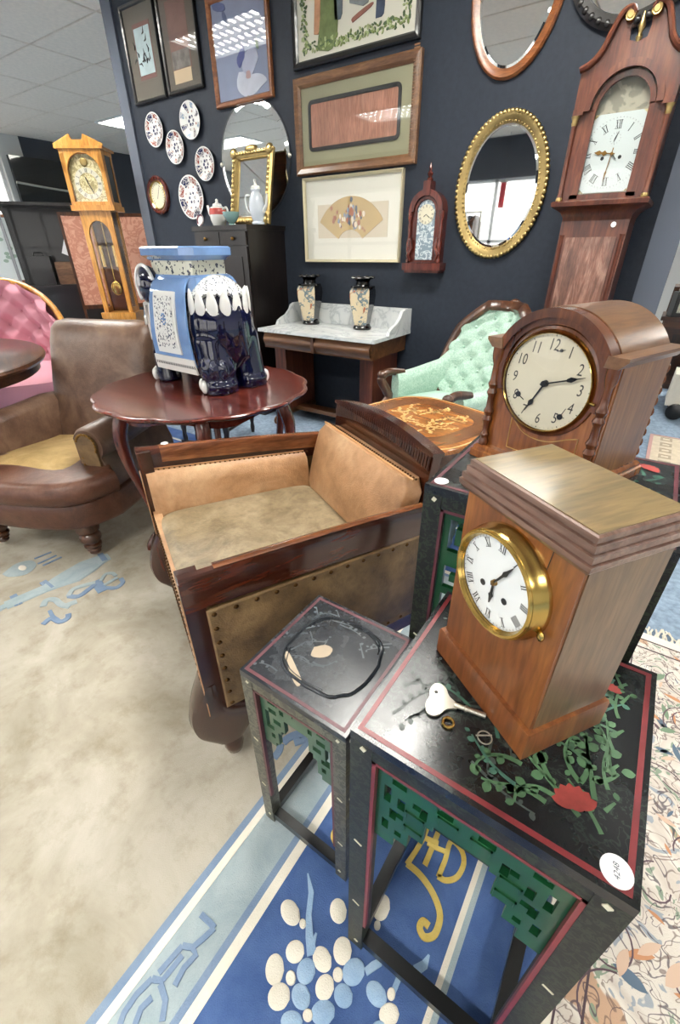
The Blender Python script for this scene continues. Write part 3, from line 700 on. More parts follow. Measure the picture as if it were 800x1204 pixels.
vines(tm, 'vine2', HM+.0006, [(.02, -.03, 2.9), (.0, -.06, 2.0), (-.02, -.02, .6), (.05, .02, 1.4), (.09, .05, 1.7), (.1, .08, 1.9), (.07, .08, 2.2), (.08, .02, 1.2), (-.04, -.04, 2.6), (-.06, .0, 2.2), (-.07, .04, 1.0), (-.02, .02, 2.0), (.1, .1, 2.8), (.03, -.1, 3.0)], 9, lim, .06, .0045)
vines(tm, plain('faint grey painted sprig', '#39423f', .42), HM+.0004, [(rr.uniform(-.115, .0), rr.uniform(-.11, .11), rr.uniform(0, 6.3)) for k in range(24)], 12, lim, .07, .004)
vines(tm, plain('dull green painted sprig', '#3c5a44', .42), HM+.00055, [(rr.uniform(.0, .115), rr.uniform(-.05, .11), rr.uniform(0, 6.3)) for k in range(12)], 17, lim, .065, .0042)
vines(tm, 'vine', HM+.00065, [(.11, -.1+.024*k, 1.6+.5*(-1)**k) for k in range(9)], 23, lim, .05, .0045)
peony(tm, .086, -.088, HM+.0012, .023, 2.05); peony(tm, .098, .082, HM+.0012, .012, 1.5)
ts = nest_table('nest_table', 'small worn black lacquer table with blistered ring mark and bare patches on its top', -.444, .328, .227, .236, HS, .026, 'lacquer_worn', 'frame_olive', 'olive_panel', 'red_line_dull', FRET_S, .0128, fret_sides=('front',))
def sup(cx, cy, r, n, e=2.6, rot=0, jit=0, rr=random.Random(2)):
    o = []
    for k in range(n):
        a = 2*pi*k/n; c, s = cos(a), sin(a); q = r*(1+jit*rr.uniform(-1, 1))
        o.append((cx+q*math.copysign(abs(c)**(2/e), c), cy+q*math.copysign(abs(s)**(2/e), s)))
    return o
mb = MB(); q = sup(.003, .004, .084, 40, 2.7, 0, .02)
mb.tube([(x, y, HS) for x, y in q]+[(*q[0], HS)], [.0034]*41, 6); mb.tube([(x*.93, y*.93, HS) for x, y in q[3:19]], .0015, 5); mb.tube([(x*.9, y*.92, HS) for x, y in q[22:33]], .0015, 5)
mb.build('blister_ridge', 'lacquer_worn', ts)
for pts in ([(-.035, -.004), (-.02, .012), (-.004, .012), (.0, -.004), (-.012, -.018), (-.028, -.022)], [(-.072, -.046), (-.066, -.040), (-.03, -.060), (-.008, -.075), (-.006, -.088), (-.028, -.078)]):
    q = bez([(*p, 0) for p in pts]+[(*pts[0], 0)], 5)[:-1]
    MB().prism([(v.x+.001*rr.random(), v.y) for v in q], 'xy', HS-.001, HS+.0008).build('bare_patch', 'bare', ts, smooth=False)
vines(ts, plain('greyed painted sprig', '#4c555a', .4), HS+.0006, [(rr.uniform(-.09, .09), rr.uniform(-.09, .09), rr.uniform(0, 6.3)) for k in range(20)], 21, (-.095, .095, -.1, .1), .05, .0035)
tl = nest_table('nest_table', 'tallest green fretted lacquer table supporting the arched mantel clock', -.233, .572, .330, .298, HL, .030, 'lacquer_top', 'frame_speck', 'green_panel', 'red_line_dull', FRET_L, .0150)
vines(tl, 'vine2', HL+.0005, [(rr.uniform(-.13, .13), rr.uniform(-.12, .12), rr.uniform(0, 6.3)) for k in range(34)], 31, (-.14, .14, -.125, .125), .06, .006)
peony(tl, .115, .1, HL+.001, .02, 1.0)
# round price tags
def sticker(label, x, y, z, r, txt=None, ang=0):
    t = thing('price_tag', label, 'price tag', (x, y, z), ang)
    MB().prism(ellp(0, 0, r, r, 28), 'xy', 0, .0009).build('paper_disc', 'paper', t)
    if txt:
        m = MB(); text_into(m, txt, r*.52, Matrix.Translation((0, 0, .0011)) @ Matrix(((1, .25, 0, 0), (0, 1, 0, 0), (0, 0, 1, 0), (0, 0, 0, 1)))); m.build('handwriting', plain('pen ink', '#55606b', .6), t, smooth=False)
    return t
p = at(725, 1025, z=HM); sticker('white round paper tag with handwritten number on the red bordered table', p.x, p.y, HM+.0008, .0135, '4248', radians(100))
p = at(516, 567, z=HL); sticker('blank white oval tag on the tallest table behind the square clock', p.x+.003, p.y+.004, HL+.0008, .011)
# ------------------------------------------------------------------ square mantel clock
c1 = thing('mantel_clock', 'square orange-brown mantel clock with white roman dial and brass bezel', 'clock', (-.0283, .4246, HM+.0007), radians(-34.03))
w, d = .166, .116; bw, bd = w-.012, d-.012
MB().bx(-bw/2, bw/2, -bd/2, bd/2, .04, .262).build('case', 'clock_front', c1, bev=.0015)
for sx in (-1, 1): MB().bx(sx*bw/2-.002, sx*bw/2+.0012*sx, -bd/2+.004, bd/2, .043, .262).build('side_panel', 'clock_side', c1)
mb = MB()
def rr_ring(o, z): return [(-w/2-o, -d/2-o, z), (w/2+o, -d/2-o, z), (w/2+o, d/2+o, z), (-w/2-o, d/2+o, z)]
mb.loft([rr_ring(0, 0), rr_ring(0, .037), rr_ring(-.001, .041), rr_ring(-.0055, .0425)]); mb.build('plinth', 'clock_front', c1, bev=.0008)
mb = MB(); mb.loft([rr_ring(o, z) for o, z in ((-.006, .251), (-.001, .254), (.0025, .259), (.003, .2645), (.0, .2648), (.0, .2658), (.0012, .2660), (.0012, .2722), (-.0022, .2725), (-.0022, .2736), (-.0015, .2738), (-.0015, .2800), (-.0045, .2803), (-.0045, .2814), (-.0035, .2816), (-.0035, .2868), (-.0055, .2878))])
mb.build('cornice', 'clock_mould', c1, smooth=False)
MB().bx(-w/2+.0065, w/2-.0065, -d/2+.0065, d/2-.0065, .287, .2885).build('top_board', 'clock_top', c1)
MB().tube([(.045, -bd/2-.0002, .262), (.043, -bd/2-.0002, .235), (.040, -bd/2-.0002, .205)], .0005, 4).build('crack', 'ink', c1)
yf = -bd/2; cz = .186
b = MB(); ring_front(b, 0, cz, [(.0508, yf-.017), (.0525, yf-.0205), (.0548, yf-.0205), (.056, yf-.018), (.0568, yf-.0185), (.0585, yf-.014), (.0588, yf-.008), (.0605, yf-.006), (.0608, yf)]); bz = b.build('bezel', 'brass', c1, ang=60)
b = MB(); ring_front(b, 0, cz, [(.0498, yf-.0145), (.0508, yf-.0165), (.0515, yf-.016)]); b.build('inner_ring', 'brass', bz)
MB().ell((.061, yf-.006, cz-.02), (.004, .003, .006)).build('hinge', 'brass', bz)
m = MB(); disc_front(m, 0, yf-.013, cz, .0508, 48, .013); dl = m.build('dial', 'enamel', c1)
mb = MB()
for k in range(12):
    a = k*pi/6; r = .0418; roman_into(mb, ROMAN[k], .0095, front_M(r*sin(a), yf-.0134, cz+r*cos(a), a, .85))
for k in range(60):
    a = k*pi/30; r = .0485; mb.face([front_M(r*sin(a), yf-.0134, cz+r*cos(a), a) @ Vector((*q, 0)) for q in ((-.0003, -.0009), (.0003, -.0009), (.0003, .0009), (-.0003, .0009))])
mb.build('numerals', 'ink', dl, smooth=False)
for sx in (-1, 1):
    m = MB(); disc_front(m, sx*.0165, yf-.0138, cz-.012, .0036, 14, .001); m.build('winding_hole', 'ink', dl)
mh = [(-.0008, -.004), (-.0013, .02), (-.0028, .024), (-.0016, .029), (-.0004, .039), (.0004, .039), (.0016, .029), (.0028, .024), (.0013, .02), (.0008, -.004)]
m = MB(); hand_poly(m, mh, yf-.0155, 0, cz, radians(32)); m.build('minute_hand', 'hand', c1, smooth=False)
m = MB(); hand_poly(m, [(x*1.1, y*.68) for x, y in mh], yf-.0144, 0, cz, radians(182)); m.build('hour_hand', 'hand', c1, smooth=False)
m = MB(); m.lathe([(.0, yf-.0172), (.003, yf-.0168), (.0035, yf-.0132)], 14, (0, 0, cz), 'y'); m.build('hub', 'antique_brass', c1)
m = MB(); ring_front(m, 0, cz, [(.0002, yf-.0225), (.02, yf-.0218), (.038, yf-.020), (.0505, yf-.018)]); m.build('dial_glass', 'picture_glass', c1)
# ------------------------------------------------------------------ winding key and rings
kx, ky = -.078, .351
k = thing('winding_key', 'pale nickel winding key lying beside the square mantel clock', 'key', (kx, ky, HM+.0006), atan2(.006, .034))
q = bez([(*p, 0) for p in [(.006, .0035), (-.006, .010), (-.012, .0195), (-.019, .023), (-.027, .020), (-.030, .010), (-.0285, .0), (-.030, -.011), (-.026, -.022), (-.018, -.024), (-.011, -.019), (-.005, -.009), (.006, -.0035)]], 4)
hole = ellp(-.023, .009, .0022, .0022, len(q)+0)
MB().prism([(v.x, v.y) for v in q], 'xy', .0005, .0035).build('bow', 'steel', k, bev=.0006)
MB().prism(ellp(-.022, .009, .0022, .0022, 14), 'xy', .0034, .0038).build('bow_hole', 'ink', k)
mb = MB(); mb.lathe([(.0028, .0), (.0032, .002), (.0032, .012), (.0042, .013), (.0042, .015), (.0034, .016), (.0034, .036), (.003, .037)], 14, (.002, 0, .0042), 'x'); mb.build('shank', 'steel', k)
def ringobj(name, label, px, R, r, mat, tilt=0):
    p = at(*px, z=HM); t = thing(name, label, 'ring', (p.x, p.y, HM+.0006))
    mb = MB(); n = 28
    mb.loft([[Vector(((R+r*cos(b))*cos(2*pi*i/n), (R+r*cos(b))*sin(2*pi*i/n), r+r*sin(b))) for b in [2*pi*j/8 for j in range(8)]] for i in range(n+1)], caps=False)
    mb.build('band', mat, t); return t
ringobj('brass_washer', 'small brass ring lying next to the bow of the winding key', (527, 851), .0062, .0018, 'brass')
t = ringobj('split_ring', 'thin steel split ring close under the square clock plinth', (570, 868), .0078, .0008, 'steel')
MB().tube([(-.009, -.004, .0022), (.006, .006, .0022)], .0009, 6).build('clasp', 'steel', t)
# ------------------------------------------------------------------ arched mantel clock
c2 = thing('mantel_clock', 'arched brown mantel clock with cream arabic dial and turned columns', 'clock', (-.088, .759, HL+.0007), radians(-21.85))
hw, dd = .0935, .14; yf = -.066; yb = .072; za = .148; ra = .0915
body = [(-hw, .02), (hw, .02), (hw, .185)]+arc(0, za, ra-.006, atan2(.037, .08), pi-atan2(.037, .08), 24)+[(-hw, .185)]
MB().prism(body, 'xz', yf, yb).build('case', 'arch_front', c2, bev=.001)
for sx in (-1, 1): MB().bx(sx*hw-.002, sx*(hw+.001), yf+.006, yb-.004, .022, .182).build('side_panel', 'arch_side', c2)
mb = MB(); a0 = radians(23)
mb.band(arc(0, za, ra-.008, a0, pi-a0, 28), arc(0, za, ra+.004, a0, pi-a0, 28), 'xz', yf-.012, yf+.012); mb.build('arch_moulding', 'arch_dark', c2)
MB().band(arc(0, za, ra-.016, -.35, pi+.35, 36), arc(0, za, ra-.007, -.35, pi+.35, 36), 'xz', yf-.006, yf+.002).build('arch_bead', 'arch_dark', c2)
MB().band(arc(0, za, ra-.010, a0, pi-a0, 28), arc(0, za, ra+.005, a0, pi-a0, 28), 'xz', yf+.012, yb+.002).build('roof', 'arch_roof', c2)
for sx in (-1, 1):
    mb = MB(); mb.prism([(sx*.078, .181), (sx*.096, .181), (sx*.1065, .191), (sx*.1065, .1955), (sx*.080, .1955)], 'xz', yf-.014, yb+.006); mb.build('cornice_shelf', 'arch_roof', c2, bev=.0008)
    prof = [(.0075, .022), (.0085, .028), (.006, .034), (.0078, .04), (.0045, .046), (.0055, .06), (.0082, .066), (.0055, .073), (.0082, .080), (.0055, .087), (.0052, .105), (.0082, .111), (.0055, .118), (.0082, .125), (.0055, .132), (.0048, .155), (.0075, .163), (.0085, .17), (.0085, .181)]
    MB().lathe(prof, 14, (sx*.0885, yf-.006, 0)).build('column', 'arch_dark', c2)
    mb = MB()
    for i in range(9): mb.ell((sx*.0885, yb+.002, .035+i*.016), (.007, .006, .0085), 8, 6)
    mb.build('back_column', 'arch_dark', c2)
mb = MB(); mb.loft([[(-.104+o, yf-.018+o, z), (.104-o, yf-.018+o, z), (.104-o, yb+.008-o, z), (-.104+o, yb+.008-o, z)] for o, z in ((0, 0), (0, .012), (.003, .014), (.003, .018), (.007, .022))]); mb.build('plinth', 'arch_front', c2, bev=.0005)
cz = .1435; R = .069
b = MB(); ring_front(b, 0, cz, [(R-.0015, yf-.009), (R-.0005, yf-.0105), (R+.0008, yf-.009), (R+.0012, yf-.004), (R+.0014, yf)]); bz = b.build('bezel', 'brass', c2)
b = MB(); ring_front(b, 0, cz, [(R+.0012, yf-.002), (R+.004, yf-.004), (R+.008, yf-.003), (R+.009, yf)]); b.build('dial_surround', 'arch_dark', c2)
MB().tube([(R+.002, yf-.006, cz-.012), (R+.010, yf-.008, cz-.012)], .0022, 8).build('catch', 'brass', bz)
m = MB(); disc_front(m, 0, yf-.004, cz, R-.001, 48, .004); dl = m.build('dial', 'cream_dial', c2)
mb = MB()
for k in range(12):
    a = k*pi/6; r = .0525; s = ['12', '1', '2', '3', '4', '5', '6', '7', '8', '9', '10', '11'][k]
    text_into(mb, s, .0225, front_M(r*sin(a), yf-.0043, cz+r*cos(a), 0, .74, .12))
for k in range(60):
    a = k*pi/30; r = .0650; q = .0011 if k % 5 == 0 else .0005
    mb.face([front_M(r*sin(a), yf-.0043, cz+r*cos(a), a) @ Vector((*p, 0)) for p in ((-q*.6, -q), (q*.6, -q), (q*.6, q), (-q*.6, q))])
mb.build('numerals', plain('dark brown numerals', '#3d3a35', .5), dl, smooth=False)
for sx, zz in ((-.041, -.0245), (.033, -.041), (.012, .047)):
    m = MB(); disc_front(m, sx, yf-.0052, cz+zz, .0042 if zz < 0 else .0022, 16, .0012); m.build('winding_hole', 'ink', dl)
m = MB(); m.bx(.033, .040, yf-.0052, yf-.0045, cz-.041, cz-.0403); hand_poly(m, [(-.0004, 0), (-.0003, .015), (.0003, .015), (.0004, 0)], yf-.0045, .033, cz-.041, radians(25)); hand_poly(m, [(-.0004, 0), (-.0003, .013), (.0003, .013), (.0004, 0)], yf-.0045, -.041, cz-.0245, radians(118)); hand_poly(m, [(-.0006, -.006), (-.0003, .006), (.0003, .006), (.0006, -.006)], yf-.0045, .012, cz+.047, radians(75)); m.build('arbor_pointer', 'hand', dl, smooth=False)
mh = [(-.0012, -.006), (-.0010, .034), (-.0022, .036), (-.0036, .041), (-.0020, .046), (-.0008, .049), (-.0003, .060), (.0003, .060), (.0008, .049), (.0020, .046), (.0036, .041), (.0022, .036), (.0010, .034), (.0012, -.006)]
m = MB(); hand_poly(m, mh, yf-.0085, 0, cz, radians(71)); m.build('minute_hand', 'hand', c2, smooth=False)
m = MB(); hand_poly(m, [(x*1.1, y*.84) for x, y in mh], yf-.007, 0, cz, radians(207)); m.build('hour_hand', 'hand', c2, smooth=False)
m = MB(); m.lathe([(.0, yf-.011), (.0045, yf-.0105), (.005, yf-.0045)], 16, (0, 0, cz), 'y'); m.build('hub', 'hand', c2)
m = MB(); ring_front(m, 0, cz, [(.0002, yf-.0165), (.03, yf-.015), (.055, yf-.0122), (R-.001, yf-.0105)]); m.build('dial_glass', 'picture_glass', c2)
q = [(-.046, .03), (.066, .03), (.066, .078), (.05, .072), (.025, .061), (0, .058), (-.025, .064), (-.046, .082)]
m = MB(); m.tube([(-.046, yf-.0005, .03), (.066, yf-.0005, .03)]+[(v.x, yf-.0005, v.y) for v in bez([(x, z, 0) for x, z in q[2:]], 5)]+[(-.046, yf-.0005, .03)], .0008, 5); m.build('inlay_line', plain('pale string inlay', '#b9904f', .4), c2)
# ------------------------------------------------------------------ tan leather armchair (local: x to the sitter's left seen from the front, -y front)
ac = thing('armchair', 'square dark wooden armchair with tan studded leather and fluted back rail', 'armchair', (-.7835, .838, 0), radians(-27.8))
wf, wb, yF, yB = .378, .318, -.35, .32      # half widths front / back
def hx(y): return wf+(wb-wf)*(y-yF)/(yB-yF)
for sx in (-1, 1):
    mb = MB(); rings = []
    for y, z in ((yF, .62), (-.1, .607), (.1, .594), (yB, .575)):
        x = hx(y); rings.append([(sx*(x-.030), y, z-.085), (sx*x, y, z-.085), (sx*x, y, z-.012), (sx*(x-.006), y, z-.002), (sx*(x-.018), y, z), (sx*(x-.027), y, z-.006), (sx*(x-.032), y, z-.03)])
    mb.loft(rings); arm = mb.build('arm', 'rosewood', ac)
    mb = MB(); rings = []
    for y, z in ((yF+.07, .6175), (-.1, .6078), (.1, .595), (yB, .5755)):
        x = hx(y); rings.append([(sx*(x-.033), y, z-.052), (sx*(x-.010), y, z-.02), (sx*(x-.006), y, z-.001), (sx*(x-.018), y, z+.0015), (sx*(x-.030), y, z-.003), (sx*(x-.0355), y, z-.022)])
    mb.loft(rings); mb.build('lit_edge', 'arm_wood', arm)  # golden strip paints the lit band along the arm top
    mb = MB(); mb.loft([[(sx*(wf-.05), yF-.002, z), (sx*wf, yF-.002, z), (sx*(hx(yF+.04)), yF+.04, z), (sx*(wf-.05), yF+.04, z)] for z in (.2, .61)]); mb.build('front_post', 'rosewood_v', ac, bev=.003)
    mb = MB(); y0, y1 = yF+.038, yB-.04
    for (za, zb, nm, mt, o) in ((.215, .525, 'side_panel', 'tan_panel', .0),):
        P = lambda y, z, o: (sx*(hx(y)+o), y, z)
        mb.loft([[P(y0, za+.0, -.02), P(y1, za+.0, -.02), P(y1, zb-.03, -.02), P(y0, zb, -.02)], [P(y0, za, .0005), P(y1, za, .0005), P(y1, zb-.03, .0005), P(y0, zb, .0005)], [P(y0+.004, za+.004, .004), P(y1-.004, za+.004, .004), P(y1-.004, zb-.034, .004), P(y0+.004, zb-.004, .004)],
                 [P(y0+.026, za+.026, .004), P(y1-.026, za+.026, .004), P(y1-.026, zb-.056, .004), P(y0+.026, zb-.026, .004)], [P(y0+.036, za+.036, .009), P(y1-.036, za+.036, .009), P(y1-.036, zb-.066, .009), P(y0+.036, zb-.036, .009)]])
        sp = mb.build(nm, mt, ac)
    mb = MB()
    for k in range(13):
        y = y0+.014+(y1-y0-.028)*k/12; zt = .525-.03*(y-y0)/(y1-y0)-.013
        mb.ell(P(y, zt, .0045), (.003, .006, .006), 8, 5); mb.ell(P(y, .228, .0045), (.003, .006, .006), 8, 5)
    for k in range(1, 7): mb.ell(P(y0+.013, .228+(.512-.228)*k/7, .0045), (.003, .006, .006), 8, 5)
    mb.build('stud_row', 'stud', sp)['kind'] = 'stuff'
    MB().loft([[(sx*(hx(y)-.03), y, .20), (sx*(hx(y)-.001), y, .20), (sx*(hx(y)-.001), y, .535), (sx*(hx(y)-.03), y, .535)] for y in (yB-.045, yB+.01)]).build('back_post', 'rosewood_v', ac)
    MB().loft([[(sx*(hx(y)-.03), y, .165), (sx*(hx(y)-.0012), y, .165), (sx*(hx(y)-.0012), y, .22), (sx*(hx(y)-.03), y, .22)] for y in (yF+.03, yB)]).build('side_rail', 'rosewood', ac)
    # padded inner side
    mb = MB(); rings = []
    for y in (yF+.012, -.2, 0, .2):
        x = hx(y)-.03; zt = .543-.03*(y-yF)/(yB-yF); rings.append([(sx*x, y, .36), (sx*x, y, zt), (sx*(x-.012), y, zt+.002), (sx*(x-.03), y, zt-.012), (sx*(x-.04), y, zt-.05), (sx*(x-.042), y, .36)])
    mb.loft(rings); sd = mb.build('side_pad', 'tan', ac)
    mb = MB(); mb2 = MB()
    for k in range(34):
        y = yF+.02+.54*k/33; x = hx(y)-.03; zt = .543-.03*(y-yF)/(yB-yF); mb.ell((sx*(x-.008), y, zt+.0025), (.0042, .0042, .003), 6, 4)
    mb.build('stud_row', 'stud', sd)['kind'] = 'stuff'
    mb2.tube([(sx*(hx(y)-.030), y, .546-.03*(y-yF)/(yB-yF)) for y in (yF+.005, -.1, .2)], .004, 6); mb2.build('piping', 'piping', sd)
    # cabriole front leg with ball foot
    prof = [(yF+.055, .21), (yF+.02, .17), (yF+.035, .09), (yF+.05, .045)]
    fr = bez([(0, yF-.006, .31), (0, yF-.032, .25), (0, yF-.05, .185), (0, yF-.040, .12), (0, yF+.0, .072)], 5); bk = bez([(0, yF+.03, .31), (0, yF+.05, .25), (0, yF+.13, .19), (0, yF+.105, .12), (0, yF+.068, .072)], 5)
    mb = MB(); rings = []
    for a, b in zip(fr, bk):
        k = (a.z-.07)/.24; hwid = .028+.009*k; cx = sx*(wf-.036); m = (a.y+b.y)/2; h = abs(b.y-a.y)/2
        rings.append([(cx+hwid*math.copysign(abs(cos(t))**.6, cos(t)), m+h*math.copysign(abs(sin(t))**.7, sin(t)), a.z) for t in [2*pi*i/16 for i in range(16)]])
    mb.loft(rings); lg = mb.build('leg', 'rosewood_v', ac)
    MB().lathe([(.013, 0), (.021, .008), (.026, .03), (.025, .05), (.020, .066), (.018, .080)], 14, (sx*(wf-.036), yF+.04, 0)).build('ball_foot', 'rosewood_v', lg)
    MB().tube([(sx*(wb-.02), yB-.015, .22), (sx*(wb-.02), yB+.0, .1), (sx*(wb-.02), yB+.04, .0)], [.026, .022, .017], 8).build('back_leg', 'rosewood_v', ac)
mb = MB(); mb.bx(-wf+.05, wf-.05, yF+.004, yF+.03, .2, .40); fa = mb.build('front_apron', 'tan', ac, bev=.006)
mb = MB()
for k in range(40):
    x = -wf+.055+(2*wf-.11)*k/39; mb.ell((x, yF+.001, .385), (.0045, .003, .0045), 6, 4); mb.ell((x, yF+.001, .215), (.0045, .003, .0045), 6, 4)
for sx in (-1, 1):
    for k in range(14): mb.ell((sx*(wf-.008), yF-.003, .225+.3*k/13), (.0045, .003, .0045), 6, 4)
mb.build('stud_row', 'stud', fa)['kind'] = 'stuff'
MB().bx(-wf+.05, wf-.05, yF+.0, yF+.03, .165, .205).build('front_rail', 'rosewood', ac, bev=.003)
for sx in (-1, 1): MB().bx(sx*(wf-.002), sx*(wf-.046), yF-.0045, yF, .21, .535).build('facing', 'tan', ac, bev=.002)
# seat cushion
def pillow(x0, x1, y0, y1, z0, z1, p=4, n=16, wob=.004, seed=1, f=None):
    """soft box: superellipsoid cushion as loft"""
    mb = MB(); rr = random.Random(seed); R = []
    for j in range(9):
        v = -1+2*j/8; s = (1-abs(v)**p)**(1/p) if abs(v) < 1 else 0
        k = .93+.07*s if abs(v) < 1 else .90
        R.append((k, v))
    rings = []
    for k, v in R:
        ring = []
        for i in range(40):
            a = 2*pi*i/40; c, s_ = cos(a), sin(a); ex = 2/9
            ring.append(((x0+x1)/2+(x1-x0)/2*k*math.copysign(abs(c)**ex, c), (y0+y1)/2+(y1-y0)/2*k*math.copysign(abs(s_)**ex, s_), (z0+z1)/2+(z1-z0)/2*v))
        rings.append(ring)
    mb.loft(rings)
    if f:
        for vv in mb.bm.verts: vv.co = Vector(f(vv.co))
    return mb
pillow(-wf+.072, wf-.072, yF+.012, .21, .33, .412, 3, f=lambda p: (p.x*(1-.10*(p.y-yF)/.56), p.y, p.z+(.012*(1-(p.x/.31)**2)*(1-((p.y+.07)/.28)**2) if p.z > .38 else 0))).build('seat_cushion', 'tan_seat', ac)
MB().bx(-wb+.03, wb-.03, yF+.03, yB-.02, .2, .335).build('seat_frame', 'rosewood', ac)
# leaning back cushion and crest rail
tilt = radians(-15)
RT = Matrix.Translation((0, .22, .40)) @ Matrix.Rotation(-tilt, 4, 'X').inverted()
bc = pillow(-.268, .268, -.03, .045, -.02, .235, 4, f=lambda p: (p.x*(1+.0*p.z), p.y-.018*(1-(p.x/.3)**2)*sin(pi*min(1, max(0, (p.z+.02)/.255))), p.z)).xform(RT).build('back_cushion', 'tan', ac)
mb = MB(); mb2 = MB()
for k in range(42):
    x = -.255+.51*k/41; mb.ell(RT @ Vector((x, .008, .237)), (.0042, .0042, .003), 6, 4)
mb.build('stud_row', 'stud', bc)['kind'] = 'stuff'
mb2.tube([RT @ Vector((x, -.006, .236)) for x in (-.262, -.1, .1, .262)], .0045, 6); mb2.build('piping', 'piping', bc)
def crest(z0, z1, y0, y1, hw, n=24):
    top = [(hw-2*hw*i/n, z1+.028*(1-((hw-2*hw*i/n)/hw)**2)) for i in range(n+1)]
    return MB().prism([(-hw, z0), (hw, z0)]+top, 'xz', y0, y1)
RC = Matrix.Translation((0, .288, .405)) @ Matrix.Rotation(radians(-8), 4, 'X')
crest(-.22, .285, .0, .028, .270).xform(RC).build('crest_rail', 'rosewood', ac, bev=.002)
cr = [o for o in ac.children if o.name.startswith('crest_rail')][0]
crest(.287, .297, -.008, .032, .275).xform(RC).build('crest_moulding', 'rosewood', cr, bev=.002)
mb = MB()
for k in range(46):
    x = -.260+.520*k/45; zt = .282+.028*(1-(x/.270)**2); mb.tube([RC @ Vector((x, -.001, zt-.04)), RC @ Vector((x, -.004, zt-.036)), RC @ Vector((x, -.004, zt)), RC @ Vector((x, -.001, zt+.003))], [.003, .0045, .0045, .003], 6)
mb.build('fluted_band', 'walnut_v', cr)['kind'] = 'stuff'
MB().bx(-wb+.02, wb-.02, .285, .31, .2, .45).build('back_panel', 'rosewood', ac)
p = at(181, 520, z=.622); tg = thing('price_tag', 'tiny white price label stuck on left arm of tan armchair', 'price tag'); tg.location = ac.location + Matrix.Rotation(radians(-27.8), 3, 'Z') @ Vector((-wf+.016, yF+.09, .6165))
MB().prism(ellp(0, 0, .012, .012, 20), 'xy', 0, .0015).build('paper_disc', 'paper', tg)
# ------------------------------------------------------------------ serpentine mahogany table
TXc, TYc, TZ = -1.53, 1.215, .66
et = thing('occasional_table', 'reddish mahogany table with scalloped round top carrying the elephant stool', 'table', (TXc, TYc, 0), 0)
def scal(r, n=168, k=14, amp=.016):
    o = []
    for i in range(n):
        a = 2*pi*i/n; s = abs(cos(k*a/2)); o.append((r*(1-amp+amp*2*s**.8)*cos(a), r*(1-amp+amp*2*s**.8)*sin(a)))
    return o
mb = MB(); mb.loft([[(x*k, y*k, z) for x, y in scal(.435)] for k, z in ((.93, TZ-.024), (.965, TZ-.020), (.975, TZ-.013), (.995, TZ-.011), (1, TZ-.006), (.992, TZ-.002), (.975, TZ), (.95, TZ-.0008))]); mb.build('table_top', 'mahogany', et, ang=50)
n = 72; inn, out = [], []
mb = MB(); top, bot = [], []
for i in range(n+1):
    a = 2*pi*i/n; r = .355; d_ = .034+.014*cos(6*a+pi); top.append((r*cos(a), r*sin(a), TZ-.022)); bot.append((r*cos(a), r*sin(a), TZ-.022-d_))
mb.loft([[(x*k, y*k, z) for x, y, z in L] for L, k in ((top, 1), (bot, 1), (bot, .94), (top, .94))]+[top], caps=False, closed=False); mb.build('apron', 'mahogany', et)
for k in range(5):
    a = radians(257+60*k)
    prof = [(r_+.03, z_, w_) for r_, z_, w_ in [(.315, TZ-.02, .028), (.335, TZ-.07, .030), (.352, TZ-.14, .028), (.345, TZ-.25, .022), (.318, TZ-.38, .018), (.298, TZ-.5, .0155), (.300, TZ-.58, .0155), (.322, .055, .018), (.345, .022, .020), (.352, .0, .016)]]
    pts = bez([(r*cos(a), r*sin(a), z) for r, z, w in prof], 4); ws = bez([(w, 0, 0) for r, z, w in prof], 4)
    mb = MB(); mb.tube(pts, [v.x for v in ws], 10, flat=.8); mb.build('leg', 'mahogany_leg', et)
# ------------------------------------------------------------------ glazed elephant stool
es = thing('elephant_stool', 'navy blue and white glazed ceramic elephant stool standing on the scalloped table', 'garden stool', (-1.59, 1.285, TZ+.001), radians(-2)); es.scale = (1.089,)*3
mb = MB()
mb.ell((.0, 0, .21), (.16, .105, .155), 24, 16); mb.ell((.135, 0, .215), (.105, .124, .158), 24, 16)      # barrel, rump
mb.ell((-.135, 0, .315), (.075, .085, .095), 20, 14)                                                          # head
LEGS = ((.165, -1, .068, .070), (.175, 1, .068, .070), (-.150, -1, .048, .068), (-.150, 1, .048, .068))
for sx, sy, r, yo in LEGS:
    y = sy*yo
    mb.tube([(sx, y, .0), (sx, y, .03), (sx-.010, y*.97, .10), (sx-.022 if sx > 0 else sx+.01, y*.86, .17), (sx-.03 if sx > 0 else sx+.02, y*.6, .23)], [r, r*.92, r*.94, r*1.05, r*.9], 16); mb.ell((sx+(.004 if sx > 0 else -.012), y, .028), (r*1.02, r*1.0, .030), 14, 8)
mb.tube(bez([(-.17, 0, .34), (-.225, 0, .29), (-.245, 0, .20), (-.235, 0, .11), (-.255, 0, .05)], 4), [.05-.0017*i for i in range(17)], 14)  # trunk
for sy in (-1, 1): mb.ell((-.122, sy*.096, .345), (.053, .036, .066), 16, 10); mb.ell((-.115, sy*.07, .28), (.05, .04, .06), 12, 8)   # ears, cheeks
mb.tube([(.222, .0, .30), (.240, .0, .22), (.236, .01, .12)], [.014, .011, .014], 8)
for k in range(8): a = -2.2+k*.63; mb.ell((.165+.058*cos(a), -.070+.060*sin(a), .085), (.012, .012, .03), 8, 6)
el = mb.build('elephant_body', 'navy', es)
rm = el.modifiers.new('remesh', 'REMESH'); rm.mode = 'VOXEL'; rm.voxel_size = .006; rm.use_smooth_shade = True
sm = el.modifiers.new('smooth', 'SMOOTH'); sm.iterations = 6; sm.factor = .6
